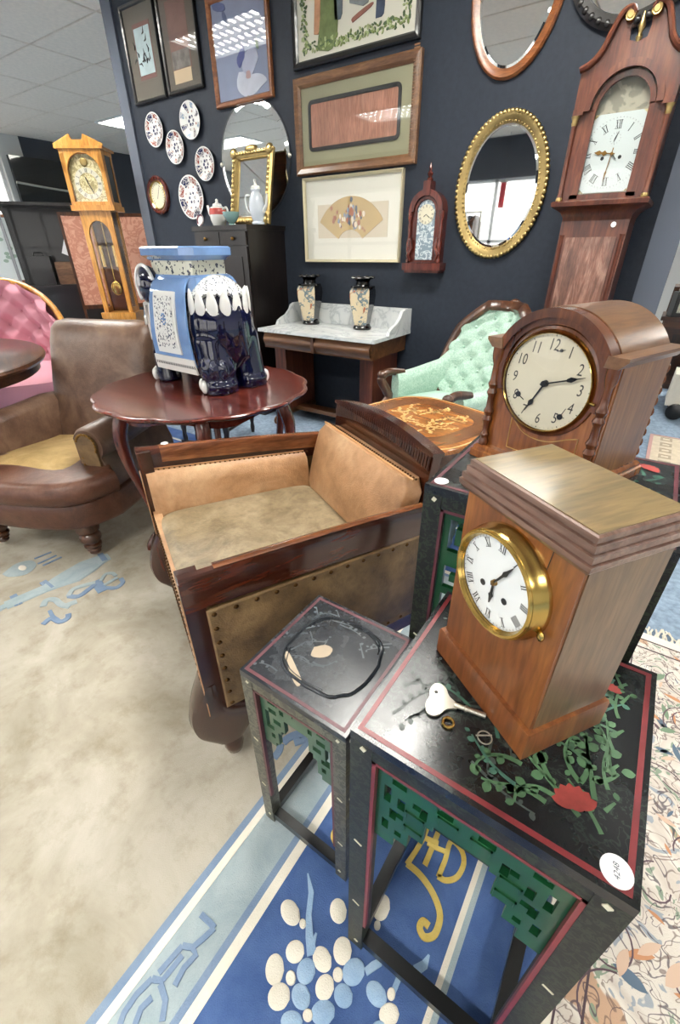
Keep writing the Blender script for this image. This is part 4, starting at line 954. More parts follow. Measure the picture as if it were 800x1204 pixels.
for (sx, sy, r, yo), angs in zip(LEGS, ((3.9, 4.5), (1.9, 1.2), (3.6, 4.3, 2.9), (2.6,))):                      # white toenails
    for a in angs: MB().ell((sx+(.004 if sx > 0 else -.012)+r*.98*cos(a), sy*yo+r*.96*sin(a), .026), (.014, .014, .024), 10, 8).build('toenail', 'white_glaze', el)
for sy in (-1, 1):                                                                                               # ear rims and tusks
    MB().ell((-.122, sy*.106, .345), (.050, .018, .063), 16, 10).build('ear', 'navy', el)
    MB().tube([(-.122+.053*cos(t), sy*.112, .345+.066*sin(t)) for t in [.3+3.6*i/24 for i in range(25)]], .0065, 8).build('ear_rim', 'white_glaze', el)
    MB().tube([(-.19, sy*.05, .27), (-.235, sy*.062, .225), (-.26, sy*.058, .20)], [.015, .013, .005], 8).build('tusk', 'white_glaze', el)
MB().tube([(-.16, -.105, .285), (-.19, -.085, .255), (-.22, -.055, .22), (-.225, -.05, .15), (-.215, -.05, .10)], [.008, .010, .018, .018, .008], 8).build('harness', 'white_glaze', el)
MB().tube([(-.12, -.112, .29), (-.145, -.10, .2), (-.16, -.095, .12)], [.008, .014, .006], 8).build('harness', 'white_glaze', el)
# saddle cloth: blue sheet hanging over the barrel, white pierced panel and fringe
CP = bez([(0, .0, .376), (0, .06, .375), (0, .098, .362), (0, .118, .32), (0, .128, .26), (0, .134, .19), (0, .130, .12), (0, .122, .065)], 6)
def cprof(v):
    t = min(len(CP)-1.001, max(0, v)*(len(CP)-1)); i = int(t); q = CP[i].lerp(CP[i+1], t-i); return q.y, q.z
def wrap(x0, x1, v0, v1, off, mat, name, par, s=-1, nx=8, na=20, th=.007, skew=.035):
    """patch of cloth on one side of the barrel between profile positions v0..v1 (0 = spine, 1 = hem)"""
    def P(u, v, o):
        vv = v0+(v1-v0)*v; y, z = cprof(vv); x = x0+(x1-x0)*u; y2, z2 = cprof(vv+.01); n = Vector((0, (z-z2), -(y-y2))).normalized() if vv < .985 else Vector((0, 1, 0))
        if n.y < 0: n = -n
        sx = skew*max(0, vv-.2); x = x+(sx*.8 if u > .5 else -sx*1.3)*abs(u-.5)*2*(1 if abs(x1-x0) > .15 else .55)
        return Vector((x, s*(y+n.y*o), z+n.z*o))
    mb = MB(); G = [[[mb.bm.verts.new(P(i/nx, j/na, o)) for j in range(na+1)] for i in range(nx+1)] for o in (off+th, off)]
    A, B = G
    for i in range(nx):
        for j in range(na): mb.bm.faces.new((A[i][j], A[i+1][j], A[i+1][j+1], A[i][j+1])); mb.bm.faces.new((B[i][j], B[i][j+1], B[i+1][j+1], B[i+1][j]))
        mb.bm.faces.new((A[i][0], B[i][0], B[i+1][0], A[i+1][0])); mb.bm.faces.new((A[i][na], A[i+1][na], B[i+1][na], B[i][na]))
    for j in range(na): mb.bm.faces.new((A[0][j], A[0][j+1], B[0][j+1], B[0][j])); mb.bm.faces.new((A[nx][j], B[nx][j], B[nx][j+1], A[nx][j+1]))
    return mb.build(name, mat, par)
for s in (-1, 1):
    cl = wrap(-.075, .105, .0, .93, .002, 'sky_glaze', 'saddle_cloth', es, s)
    wrap(-.050, .060, .40, .83, .008, 'white_glaze', 'cloth_border', cl, s); wrap(-.038, .046, .44, .79, .011, 'pierced', 'cloth_panel', cl, s)
    wrap(-.077, .107, .86, 1.0, .007, 'white_glaze', 'fringe', cl, s, 10, 6)
    mb = MB()
    for k in range(22): x = -.10+.225*k/21; y, z = cprof(.93); mb.box(x, s*(y+.0145), z, .0028, .003, .010)
    mb.build('tassel_line', 'dark_metal', cl)['kind'] = 'stuff'
    mb = MB(); y, z = cprof(.6)
    for q in ellp(.004, z, .010, .017, 10): mb.ell((q[0], s*(y+.019), q[1]), .0035, 6, 4)
    mb.ell((.004, s*(y+.019), z), (.004, .003, .008), 8, 6); mb.build('medallion', 'sky_glaze', cl)['kind'] = 'stuff'
# pierced rump cloth with white tear drops
def rump(th0, th1, ph0, ph1, off, name, mat, par, nu=14, nv=10, edge=None):
    def P(u, v, o):
        th = th0+(th1-th0)*u; ph = ph0+(ph1-ph0)*v*(edge(u) if edge else 1)
        return Vector((.135+(.105+o)*sin(ph)*cos(th), (.124+o)*sin(ph)*sin(th), .215+(.158+o)*cos(ph)))
    mb = MB(); A = [[mb.bm.verts.new(P(i/nu, j/nv, off+.007)) for j in range(nv+1)] for i in range(nu+1)]
    B = [mb.bm.verts.new(P(i/nu, 1, off-.01)) for i in range(nu+1)]
    for i in range(nu):
        for j in range(nv): mb.bm.faces.new((A[i][j], A[i+1][j], A[i+1][j+1], A[i][j+1]))
        mb.bm.faces.new((A[i][nv], A[i+1][nv], B[i+1], B[i]))
    return mb.build(name, mat, par)
rp = rump(-1.95, 1.95, .05, .92, .002, 'rump_cloth', 'pierced', es, 48, 8, lambda u: .86+.12*abs(sin(u*9*pi)))
for k in range(9):
    th = -1.72+k*.43; ph = 1.06
    c = Vector((.135+.107*sin(ph)*cos(th), .126*sin(ph)*sin(th), .215+.160*cos(ph)))
    mb = MB(); mb.ell((0, 0, 0), (.008, .020, .052), 12, 10); 
    for v in mb.bm.verts: v.co.y *= 1-(v.co.z*9 if v.co.z > 0 else 0)
    mb.xform(Matrix.Translation(c) @ Matrix.Rotation(th, 4, 'Z')).build('tear_drop', 'white_glaze', rp)
# seat: neck box and blue plate
def oct_(w, d, ch): return [(-w+ch, -d), (w-ch, -d), (w, -d+ch), (w, d-ch), (w-ch, d), (-w+ch, d), (-w, d-ch), (-w, -d+ch)]
def octl(specs, name, mat): 
    mb = MB(); mb.loft([[(x-.005, y, z) for x, y in oct_(w, d, ch)] for w, d, ch, z in specs]); return mb.build(name, mat, es, ang=25)
octl([(.125, .095, .02, .33), (.125, .095, .02, .375), (.115, .09, .02, .382)], 'shoulder', 'sky_glaze')
octl([(.112, .085, .015, .38), (.112, .085, .015, .428)], 'neck_box', 'pierced_yellow')
octl([(.118, .09, .02, .425), (.125, .095, .02, .430), (.143, .113, .035, .440), (.143, .113, .035, .462), (.138, .108, .035, .466)], 'seat_plate', 'sky_glaze')
# ------------------------------------------------------------------ brown leather armchair
bc = thing('armchair', 'old brown leather armchair with rolled arms, ochre cushion and turned front legs', 'armchair', (-2.01, .60, 0), radians(23))
def rollbox(w, name, mat, rings, par=bc, ang=45): mb = MB(); mb.loft(rings); return mb.build(name, mat, par, ang=ang)
# base with bowed front
def bow(t, o): return (t*(.365+o), -.058-.052*(1-t*t)-o*(1-.6*abs(t)**4)+.14*abs(t)**7)
TS = [sin(pi/2*(-1+2*i/24)) for i in range(25)]
def base_ring(z, o): return [(*bow(t, o), z) for t in TS]+[(.365+o, .55, z), (.32, .62, z), (-.32, .62, z), (-.365-o, .55, z)]
rollbox(0, 'seat_base', 'brown_leather2', [base_ring(z, o) for z, o in ((.162, -.02), (.17, -.006), (.185, .0), (.24, .006), (.275, .006), (.286, .0))], ang=60)
mb = MB(); rings = []
for k in range(10):
    th = -pi/2+.25+(pi-.2)*k/9; z = .335+.052*sin(th); o = -.004+.034*cos(th)
    rings.append([(*bow(t, o), z) for t in TS]+[(.31, .14, z), (-.31, .14, z)])
mb.loft(rings); mb.build('seat_front_roll', 'brown_leather2', bc, ang=60)
mb = MB(); mb.tube([(*bow(t, .004), .288) for t in TS], .0035, 6); mb.build('seam', plain('tan welt seam', '#a57c5c', .6), bc)
mb = MB(); mb.grid(lambda u, v: Vector(((-1+2*u)*.245, -.035+.50*v, .388+.03*sin(pi*u)*sin(pi*min(1, v*1.1))-.035*v-.02*(1-v)**8+.004*sin(9*u+5*v))), 14, 14); mb.build('seat_cushion', 'suede', bc)
for sx in (-1, 1):
    ax = sx*.29
    def aring(y, k, zt): 
        q = [(-.075, .20), (-.075, .34)]+[(-.02+.07*k*cos(t)-.0, zt-.07*k+.07*k*sin(t)) for t in [pi-.5-(pi+.3)*i/14 for i in range(15)]]+[(.055, .34), (.06, .20)]
        return [(ax+sx*x, y, z) for x, z in q]
    rollbox(0, 'arm', 'brown_leather', [aring(y, k, z) for y, k, z in ((.10, .95, .535), (.115, 1.04, .545), (.3, 1.02, .545), (.5, 1, .55), (.58, .9, .54))])
    ar = [o for o in bc.children if o.name.startswith('arm')][-1]
    q = [(-.05, .30)]+[(-.02+.048*cos(t), .475+.048*sin(t)) for t in [pi-.4-(pi+.1)*i/12 for i in range(13)]]+[(.03, .30)]
    mb = MB(); mb.prism([(ax+sx*x, z) for x, z in q], 'xz', .088, .108); mb.build('arm_facing', 'tan_panel', ar, bev=.003)
    mb = MB()
    for x, z in q: mb.ell((ax+sx*x*.9, .087, z), (.0065, .004, .0065), 6, 4)
    for k in range(5): mb.ell((ax-sx*.05, .087, .30+.03*k), (.005, .003, .005), 6, 4)
    mb.build('stud_row', 'antique_brass', ar)['kind'] = 'stuff'
    prof = [(.018, .012), (.024, .018), (.022, .026), (.030, .034), (.026, .04), (.036, .052), (.036, .06), (.027, .066), (.042, .085), (.044, .1), (.038, .115), (.03, .121), (.046, .13), (.048, .145), (.04, .17)]
    lg = MB().lathe(prof, 18, (sx*.24, -.01, 0)).build('leg', 'walnut_v', bc)
    MB().lathe([(.004, -.008), (.012, -.006), (.014, 0), (.012, .006), (.004, .008)], 14, (sx*.24, -.004, .0145), 'x').build('castor', 'antique_brass', lg)
    MB().tube([(sx*.27, .56, .17), (sx*.27, .58, .08), (sx*.27, .62, .0)], [.025, .02, .016], 8).build('back_leg', 'walnut_v', bc)
def bring(z, y0, w, t, r=.06):
    q = []
    for i in range(32):
        a = 2*pi*i/32; c, s = cos(a), sin(a); q.append((.02+w*math.copysign(abs(c)**.35, c), y0+t/2*math.copysign(abs(s)**.6, s)-.02*(1-abs(c)), z))
    return q
rollbox(0, 'backrest', 'brown_leather', [bring(z, y, w*.93, t) for z, y, w, t in ((.25, .54, .295, .14), (.4, .565, .30, .15), (.6, .615, .30, .15), (.78, .67, .295, .14), (.835, .69, .29, .12), (.862, .70, .27, .08), (.872, .704, .22, .03))])
# ------------------------------------------------------------------ pink buttoned chair, dark oval table
def tufted(mb, P, nu, nv, bu, bv, depth):
    """P(u, v) -> (point, normal); diamond buttoning with bu x bv cells"""
    def h(u, v):
        a, b = u*bu, v*bv; p, q = (a+b)/2, (a-b)/2
        f = (1+cos(2*pi*p))*(1+cos(2*pi*q))/4
        return depth*(.6*(1-f**.7)+.4*(abs(sin(pi*p))*abs(sin(pi*q)))**.6)
    def F(u, v): p, n = P(u, v); return p+n*h(u, v)
    mb.grid(F, nu, nv)
pk = thing('button_back_chair', 'dusty pink deep buttoned chair with golden wooden rim at far left', 'armchair', (-3.50, 1.22, ZF), radians(60))
def pback(u, v):
    a = radians(205)+radians(130+0)*u; a = radians(-25)+radians(230)*u       # wraps round the sitter
    c, s = cos(a), sin(a); top = .60+.40*max(0, sin(a))**.9
    z = .42+(top-.42)*v; k = 1+.10*v
    return Vector((.33*c*k, .27+.30*s*k, z)), Vector((-c, -s, .15)).normalized()
mb = MB(); tufted(mb, pback, 140, 60, 14, 6, .058); bk = mb.build('buttoned_back', 'pink', pk, ang=80)
for i in range(1, 14):
    for j in range(1, 6):
        if (i+j) % 2 == 0:
            p, n = pback(i/14, j/6)
            if bk and i in range(3, 12): MB().ell(p+n*.006, .009, 8, 6).build('button', 'pink', bk)
mb = MB(); mb.grid(lambda u, v: pback(u, v)[0]-pback(u, v)[1]*.03, 60, 6); mb.build('outer_back', 'pink', pk)
mb = MB(); mb.tube([pback(i/50, 1)[0]-pback(i/50, 1)[1]*.012 for i in range(51)], .021, 10); mb.build('wooden_rim', 'oak', pk)
mb = MB(); mb.loft([[((.36+o)*math.copysign(abs(cos(t))**.6, cos(t)), .22+(.36+o)*math.copysign(abs(sin(t))**.6, sin(t)), z) for t in [2*pi*i/32 for i in range(32)]] for z, o in ((.27, -.01), (.29, .01), (.36, .02), (.42, .01), (.45, -.04), (.46, -.14))]); mb.build('seat', 'pink', pk)
mb = MB(); mb.loft([[((.35+o)*math.copysign(abs(cos(t))**.6, cos(t)), .22+(.35+o)*math.copysign(abs(sin(t))**.6, sin(t)), z) for t in [2*pi*i/32 for i in range(32)]] for z, o in ((.225, 0), (.27, .01))]); mb.build('seat_rail', 'oak', pk)
for sx in (-1, 1):
    for y, n in ((-.1, 'leg'), (.5, 'leg')): MB().tube([(sx*.29, y, .24), (sx*.30, y-.02, .12), (sx*.29, y-.01, .0)], [.028, .024, .014], 8).build(n, 'walnut_v', pk)
ot = thing('oval_table', 'dark wooden oval tilt-top table in front of the pink chair', 'table', (-2.85, .745, 0), radians(-22))
def ov(k, z): return [(.62*k*cos(t), .42*k*sin(t), z+.035) for t in [2*pi*i/48 for i in range(48)]]
MB().loft([ov(.95, .645), ov(.985, .650), ov(1, .662), ov(.99, .674), ov(.965, .680)]).build('table_top', 'walnut', ot)
MB().loft([ov(.90, .60), ov(.90, .648)]).build('apron', 'walnut', ot)
MB().lathe([(.05, .12), (.09, .16), (.1, .2), (.05, .24), (.04, .35), (.07, .42), (.05, .5), (.08, .636)], 20).build('pedestal', 'walnut_v', ot)
for k in range(4):
    a = k*pi/2+.7; MB().tube([(.04*cos(a), .04*sin(a), .18), (.12*cos(a), .12*sin(a), .13), (.2*cos(a), .2*sin(a), .0)], [.035, .03, .02], 8).build('leg', 'walnut_v', ot)
# ------------------------------------------------------------------ pictures and mirrors on the dark wall
def wpt(x, y, off=0): p = at(x, y, Y=YW-off); return p.x, p.z
def wrect(pts, off=0):
    q = [wpt(*p, off) for p in pts]; (a, b, c, d) = q
    return (a[0]+d[0])/2, (b[0]+c[0])/2, (c[1]+d[1])/2, (a[1]+b[1])/2     # x0 x1 z0 z1   (order TL TR BR BL)
def frame(T, x0, x1, z0, z1, fw, mat, y=-.024, name='frame', prof=None):
    """mitred picture frame; prof = list of (inset, y)"""
    prof = prof or [(0, 0), (0, y*.8), (fw*.2, y), (fw*.7, y*.8), (fw, y*.45), (fw, 0)]
    mb = MB(); mb.loft([[(x0+o, yy, z0+o), (x1-o, yy, z0+o), (x1-o, yy, z1-o), (x0+o, yy, z1-o)] for o, yy in prof], caps=False); return mb.build(name, mat, T, ang=20)
def sheet(T, x0, x1, z0, z1, y, mat, name, th=.002): return MB().bx(x0, x1, y, y+th, z0, z1).build(name, mat, T, smooth=False)
def picture(label, R, fw, fmat, layers, depth=.024, name='framed_picture', glass=True, cat='picture'):
    x0, x1, z0, z1 = R; cx, cz = (x0+x1)/2, (z0+z1)/2
    T = thing(name, label, cat, (cx, YW-.001, cz)); w, h = (x1-x0)/2, (z1-z0)/2
    frame(T, -w, w, -h, h, fw, fmat, -depth)
    for k, (ins, mat, nm) in enumerate(layers):
        l, r, b, t = ins if isinstance(ins, tuple) else (ins,)*4
        sheet(T, -w+l, w-r, -h+b, h-t, -depth*.30-.0012*k, mat, nm)
    if glass: sheet(T, -w+fw, w-fw, -h+fw, h-fw, -depth*.45-.003, 'picture_glass', 'glass', .0015)
    return T, w, h
# pair of black framed prints
R1 = wrect([(138, 8), (178, -4), (200, 113), (165, 126)]); R2 = wrect([(181, -8), (228, -22), (241, 104), (202, 113)])
T, w, h = picture('left black framed oriental ink print in the pair at upper left of the wall', (R1[0], R1[1], R1[2], R1[3]), .022, 'black', [(.02, plain('taupe mat', '#6d675c', .8), 'mat'), ((.11, .08, .13, .11), plain('rust inner mat', '#7c5550', .8), 'inner_mat'), ((.12, .09, .155, .135), plain('pale blue print', '#b9ccce', .7, var=.2, bscale=60), 'print')])
rr = random.Random(8); mb = MB()
for k in range(16):
    x, z, a = rr.gauss(.0, .05), rr.gauss(-.03, .05), rr.uniform(0, pi); mb.tube([(x, -.0125, z), (x+.02*cos(a), -.0125, z+.02*sin(a)), (x+.045*cos(a+.6), -.0125, z+.045*sin(a+.6))], [.003, .007, .002], 5, flat=.2)
mb.build('ink_marks', 'ink', T)['kind'] = 'stuff'
T, w, h = picture('right black framed print with rust sky in the pair at upper left of the wall', (R2[0], R2[1], R2[2], R2[3]), .024, 'black', [(.02, plain('grey brown mat', '#665f55', .8), 'mat'), ((.085, .10, .12, .05), plain('rust brown print', '#7d5c52', .7, var=.25, bscale=50), 'print'), ((.09, .11, .13, .30), plain('grey village scene print', '#7a756f', .7, var=.5, bscale=120), 'scene'), ((.09, .11, .125, .47), plain('pale path strip', '#cdb795', .7), 'path')])
# tall print with lady
R = wrect([(243, -6), (316, -22), (323, 115), (258, 129)])
T, w, h = picture('orange-brown framed print of a pale draped lady on blue ground', R, .032, 'frame_orange', [(.03, plain('dusty blue print', '#8e98b2', .7, var=.12, bscale=30), 'print')], .03)
cxl, czl = (R[0]+R[1])/2, (R[2]+R[3])/2
def lp(p): x, z = wpt(*p, .012); return (x-cxl, z-czl)
for k, (pts, c, n) in enumerate([([(281, 85), (279, 96), (281, 107), (290, 114), (300, 110), (308, 101), (314, 94), (310, 88), (303, 86), (296, 87), (291, 84)], '#d3d8e4', 'white_robe'), ([(287, 64), (293, 58), (300, 57), (304, 66), (301, 76), (296, 88), (288, 86), (285, 78)], '#b9bed2', 'pale_sleeve'), ([(290, 84), (294, 83), (295, 91), (290, 92)], '#c2a3a3', 'face'),
      ([(279, 68), (283, 58), (286, 55), (288, 66), (285, 74), (282, 80), (279, 74)], '#4a5590', 'blue_sash'), ([(300, 44), (303, 48), (304, 57), (301, 55)], '#67806f', 'green_leaf'), ([(249, 6), (256, 3), (263, 5), (264, 12), (257, 14), (251, 12)], '#55628f', 'blossom'), ([(262, 12), (266, 20), (268, 32), (265, 30), (261, 18)], '#5d6a8c', 'branch')]):
    q = bez([(*lp(p), 0) for p in pts]+[(*lp(pts[0]), 0)], 4)[:-1]; MB().prism([(v.x, v.y) for v in q], 'xz', -.0125-.0002*k, -.0095).build(n, plain(n+' print ink', c, .7, var=.12, bscale=60), T, smooth=False)
# needlework at the top
R = wrect([(345, -60), (498, -95), (497, 46), (347, 82)]); x0, x1, z0, z1 = R; z0, z1 = wpt(420, 66)[1], wpt(420, -70)[1]
T, w, h = picture('black framed needlework with green leaf border cut by the top edge', (x0-.005, x1+.012, z0, z1), .035, 'black', [(.033, plain('ivory linen', '#dcd9c9', .9, bumpy=.4, bscale=300), 'linen')], .03, glass=False)
mbs = [MB(), MB(), MB()]; rr = random.Random(4)
for side in range(4):
    L = (w if side % 2 == 0 else h)-.08
    for k in range(int(2*L/.016)):
        t = -L+k*.016; 
        for q in range(3):
            s = rr.uniform(-.022, .022); x, z = [(t, -h+.085+s), (w-.085+s, t), (t, h-.085+s), (-w+.085+s, t)][side]; a = rr.uniform(0, pi); r = rr.uniform(.007, .014)
            m = mbs[rr.randrange(3)]; m.prism([(x+r*cos(b)*cos(a)-r*.5*sin(b)*sin(a), z+r*cos(b)*sin(a)+r*.5*sin(b)*cos(a)) for b in [2*pi*i/6 for i in range(6)]], 'xz', -.0145+.0008*rr.random(), -.009)
for m, c in zip(mbs, ('#4e6140', '#7b8a52', '#aab583')): m.build('leaf_border', plain('stitched leaf '+c, c, .9), T, smooth=False)['kind'] = 'stuff'
for pts, c, n in [([(-.25, -.2), (-.14, -.21), (-.1, -.1), (-.14, .1), (-.21, .1), (-.22, -.05)], '#6d7a4f', 'green_robe'), ([(-.27, -.13), (-.23, -.12), (-.22, .05), (-.25, .1)], '#b98a6a', 'arm'), ([(-.12, -.1), (-.07, -.08), (-.08, .12), (-.13, .1)], '#59646a', 'grey_robe'), ([(-.02, -.05), (.1, -.07), (.11, .1), (-.02, .1)], '#7f8585', 'grey_bench'), ([(.1, -.05), (.22, -.03), (.22, .12), (.1, .12)], '#b3705c', 'red_robe'), ([(.0, -.13), (.12, -.09), (.12, -.075), (.0, -.11)], '#8a5a4c', 'cushion'), ([(.15, -.14), (.2, -.13), (.2, -.03), (.16, -.03)], '#3c4658', 'stool'), ([(.24, -.05), (.3, -.04), (.28, .08), (.25, .06)], '#8b7a5a', 'figure')]:
    q = bez([(*p, 0) for p in pts]+[(*pts[0], 0)], 3)[:-1]; MB().prism([(v.x, v.y-.015-(h-.28)) for v in q], 'xz', -.0135, -.0095).build(n, plain('stitched '+n, c, .9, bumpy=.3, bscale=200, var=.2), T, smooth=False)
# wide brown frame with rust silk panel
R = wrect([(348, 95), (499, 57), (491, 193), (352, 208)])
T, w, h = picture('wide ridged brown frame holding a rust silk panel on sage mat', R, .05, 'frame_brown', [(.048, plain('sage mat', '#98967a', .85, var=.06, bscale=20), 'mat')], .035)
xi0, xi1, zi0, zi1 = wrect([(364, 119), (475, 96), (471, 165), (366, 179)]); cx, cz = (R[0]+R[1])/2, (R[2]+R[3])/2
a, b, c, d = xi0-cx, xi1-cx, zi0-cz, zi1-cz
def rrect(x0, x1, z0, z1, r, n=5): return [(cx_+r*cos(t), cz_+r*sin(t)) for cx_, cz_, a0 in ((x1-r, z1-r, 0), (x0+r, z1-r, pi/2), (x0+r, z0+r, pi), (x1-r, z0+r, 1.5*pi)) for t in [a0+pi/2*i/n for i in range(n+1)]]
MB().strip(rrect(a+.02, b-.02, c+.02, d-.02, .012), rrect(a, b, c, d, .03), 'xz', -.0175, -.012).build('black_slip', 'black', T)
sheet(T, a+.012, b-.012, c+.012, d-.012, -.0145, wood('rust silk', '#a06c56', '#b5806a', '#c4947e', 'z', 1.5, .6, 0), 'silk_panel')
mb = MB(); 
for k in range(int(2*h/.012)): mb.bx(w-.045, w-.012, -.031, -.026, -h+.02+k*.0122, -h+.027+k*.0122)
for o in (mb,): o.build('ridges', 'frame_brown', T, smooth=False)['kind'] = 'stuff'
# fan painting
R = wrect([(358, 208), (477, 200), (471, 310), (362, 307)])
T, w, h = picture('slim cream frame with a fan-shaped figure painting', R, .018, plain('cream gilt frame', '#cdc3a4', .35, .2), [(.016, plain('ivory mat', '#dedccf', .85), 'mat'), ((.115, .10, .145, .155), plain('beige silk ground', '#c9bea6', .8), 'ground')], .03)
R0 = ((R[0]+R[1])/2, (R[2]+R[3])/2)
F = arc(.0, -.17, .30, radians(33), radians(147), 20)+arc(.0, -.17, .115, radians(147), radians(33), 12)
MB().prism([(x, z) for x, z in F], 'xz', -.0135, -.0115).build('fan_leaf', plain('ochre fan leaf', '#b59a63', .7, var=.15, bscale=30), T, smooth=False)
rr = random.Random(6); mbs = [MB() for k in range(4)]
for k in range(60):
    x, z = rr.gauss(0, .07), rr.gauss(.0, .03)+.0; 
    if abs(x) > .16: continue
    z += .03*max(0, 1-abs(x)/.05)
    r = rr.uniform(.006, .015); mbs[rr.randrange(4)].prism([(x+r*cos(t)*rr.uniform(.6, 1), z+r*1.3*sin(t)) for t in [2*pi*i/7 for i in range(7)]], 'xz', -.0145-.0006*rr.random(), -.013)
for m, c in zip(mbs, ('#4d5664', '#a0664c', '#7f8a9a', '#d8cdb8')): m.build('painted_figures', plain('figure paint '+c, c, .7), T, smooth=False)['kind'] = 'stuff'
# oval mirrors
def oval_mirror(label, cxp, rx, rz, lean, fw, fmat, beads=0, name='oval_mirror'):
    x, z = cxp; T = thing(name, label, 'mirror', (x, YW-.002, z)); Rm = Matrix.Rotation(lean, 4, 'Y')
    def E(o): return [(p[0], p[1]) for p in ellp(0, 0, rx+o, rz+o, 64)]
    mb = MB(); mb.loft([[(p[0], y, p[1]) for p in E(o)] for o, y in ((0, 0), (0, -.014), (-fw*.2, -.024), (-fw*.55, -.022), (-fw*.8, -.015), (-fw, -.012), (-fw, 0))], caps=False); fr = mb.xform(Rm).build('frame', fmat, T)
    mb = MB(); mb.loft([[(p[0], -.010+.0, p[1]) for p in E(-fw-.012)], [(p[0], -.0115, p[1]) for p in E(-fw-.011)], [(p[0], -.0085, p[1]) for p in E(-fw+.003)], [(p[0], -.004, p[1]) for p in E(-fw+.003)]]); mb.xform(Rm).build('mirror_glass', 'mirror', T, ang=2)
    if beads:
        mb = MB()
        for k in range(beads):
            a = 2*pi*k/beads; mb.ell(((rx-.005)*cos(a), -.016, (rz-.005)*sin(a)), (.013, .011, .013), 8, 6)
            mb.ell(((rx-fw*.85)*cos(a+.03), -.014, (rz-fw*.85)*sin(a+.03)), (.006, .006, .006), 6, 4)
        mb.xform(Rm).build('beading', 'gilt', fr)['kind'] = 'stuff'
    return T
q = [wpt(612, 139), wpt(572, 308), wpt(539, 228), wpt(644, 212)]
oval_mirror('gilt beaded oval mirror reflecting the shop windows', (-.945, (wpt(592, 222)[1])), .245, .325, radians(0), .05, 'gilt', 78)
oval_mirror('plain brown wooden oval mirror at the top beside the tall clock', (wpt(612, 20)[0]-.02, wpt(600, 97)[1]+.355), .225, .345, radians(2), .042, 'frame_orange')
# ornate mirror above the tall clock
T = thing('ornate_mirror', 'dark carved mirror above the tall clock at upper right corner', 'mirror', (wpt(745, 0)[0]-.0, YW-.002, wpt(745, 36)[1]+.262))
mb = MB(); mb.loft([[((.27+o)*cos(t), y, (.255+o)*sin(t)) for t in [2*pi*i/48 for i in range(48)]] for o, y in ((0, 0), (.006, -.018), (-.015, -.03), (-.045, -.018), (-.05, 0))], caps=False); fr = mb.build('frame', 'black_cabinet', T)
mb = MB()
for k in range(40): a = 2*pi*k/40; mb.ell((.255*cos(a), -.024, .24*sin(a)), (.014, .010, .014), 8, 6)
mb.build('carving', 'black_cabinet', fr)['kind'] = 'stuff'
MB().prism(ellp(0, 0, .222, .207, 40), 'xz', -.012, -.008).build('mirror_glass', 'mirror', T)
# round bevelled mirror
x, z = wpt(300, 189); T = thing('round_mirror', 'frameless round mirror hanging behind the gilt framed mirror', 'mirror', (x, YW-.003, z)); r = (wpt(340, 188)[0]-wpt(259, 188)[0])/2*.99
mb = MB(); ring_front(mb, 0, 0, [(r, 0), (r, -.004), (r-.028, -.009)]); mb.build('bevel', 'mirror', T)
MB().prism(ellp(0, 0, r-.028, r-.028, 56), 'xz', -.009, -.004).build('mirror_glass', 'mirror', T)
mb = MB(); ring_front(mb, 0, 0, [(r+.006, 0), (r+.006, -.006), (r-.001, -.006), (r-.001, 0)]); mb.build('edge_band', 'dark_metal', T)
for a in (0, pi/2, pi, -pi/2): MB().ell(((r+.0)*cos(a), -.008, (r+.0)*sin(a)), (.016, .007, .016), 10, 6).build('clip', 'steel', T)
mb = MB(); mb.tube([(.007*cos(t), -.005, r+.008+.007*sin(t)) for t in [2*pi*i/14 for i in range(15)]], .003, 6); mb.build('hanging_loop', 'steel', T)
# imari plates
def plate(label, l, t, r_, b, seed, blue=False):
    (x0, _), (x1, _) = wpt(l, (t+b)/2, .02), wpt(r_, (t+b)/2, .02); zt, zb = wpt((l+r_)/2, t, .02)[1], wpt((l+r_)/2, b, .02)[1]; R = (zt-zb)/2*.98; R = ((x1-x0)/2+R)/2
    T = thing('display_plate', label, 'plate', ((x0+x1)/2, YW-.004, (zt+zb)/2), 0)
    mb = MB(); ring_front(mb, 0, 0, [(R*.45, 0), (R*.5, -.004), (R, -.022), (R*1.0, -.0245), (R*.97, -.0245), (R*.6, -.009), (R*.52, -.007), (.001, -.007)], 40); mb.build('plate_body', 'white_glaze', T)
    rr = random.Random(seed); ms = {c: MB() for c in ('#20264f', '#8c4136', '#7f9bb5')}
    k = 8; ys = lambda q: -.0095-(.0155)*(q-.6)/.37
    for i in range(k):
        a0, a1 = 2*pi*i/k+.04, 2*pi*(i+1)/k-.04; c = ('#20264f', '#8c4136')[i % 2] if not blue else ('#20264f', '#7f9bb5')[i % 2]; m = ms[c]
        ri = .58 if i % 2 == 0 else .66
        for j in range(4):
            b0, b1 = a0+(a1-a0)*j/4, a0+(a1-a0)*(j+1)/4
            if blue and j in (0, 3): continue
            m.face([(R*q*cos(b_), ys(q)-.0012, R*q*sin(b_)) for q, b_ in ((ri, b0), (.93, b0), (.93, b1), (ri, b1))])
        ac_ = (a0+a1)/2; m2 = ms['#20264f' if rr.random() < .5 else '#8c4136']; m2.face([(R*.5*cos(ac_)+.008*cos(t), -.0095, R*.5*sin(ac_)+.008*sin(t)) for t in [2*pi*n/8 for n in range(8)]])
    m = ms['#20264f']
    for i in range(6):
        a = 2*pi*i/6; m.face([(R*.22*cos(a)+.011*cos(t), -.0078, R*.22*sin(a)+.011*sin(t)) for t in [2*pi*n/8 for n in range(8)]])
    for c, m in ms.items():
        if len(m.bm.verts): m.build('painted_pattern', pattern('plate paint '+c, c, '#d5cfc8', 55, .53, .2, .5, 1.5, 3), T, smooth=False)['kind'] = 'stuff'
    MB().tube([(.0, -.001, R*.9), (.0, -.003, R*1.02), (.0, -.026, R*1.0)], .0018, 5).build('plate_hanger', 'brass', T)
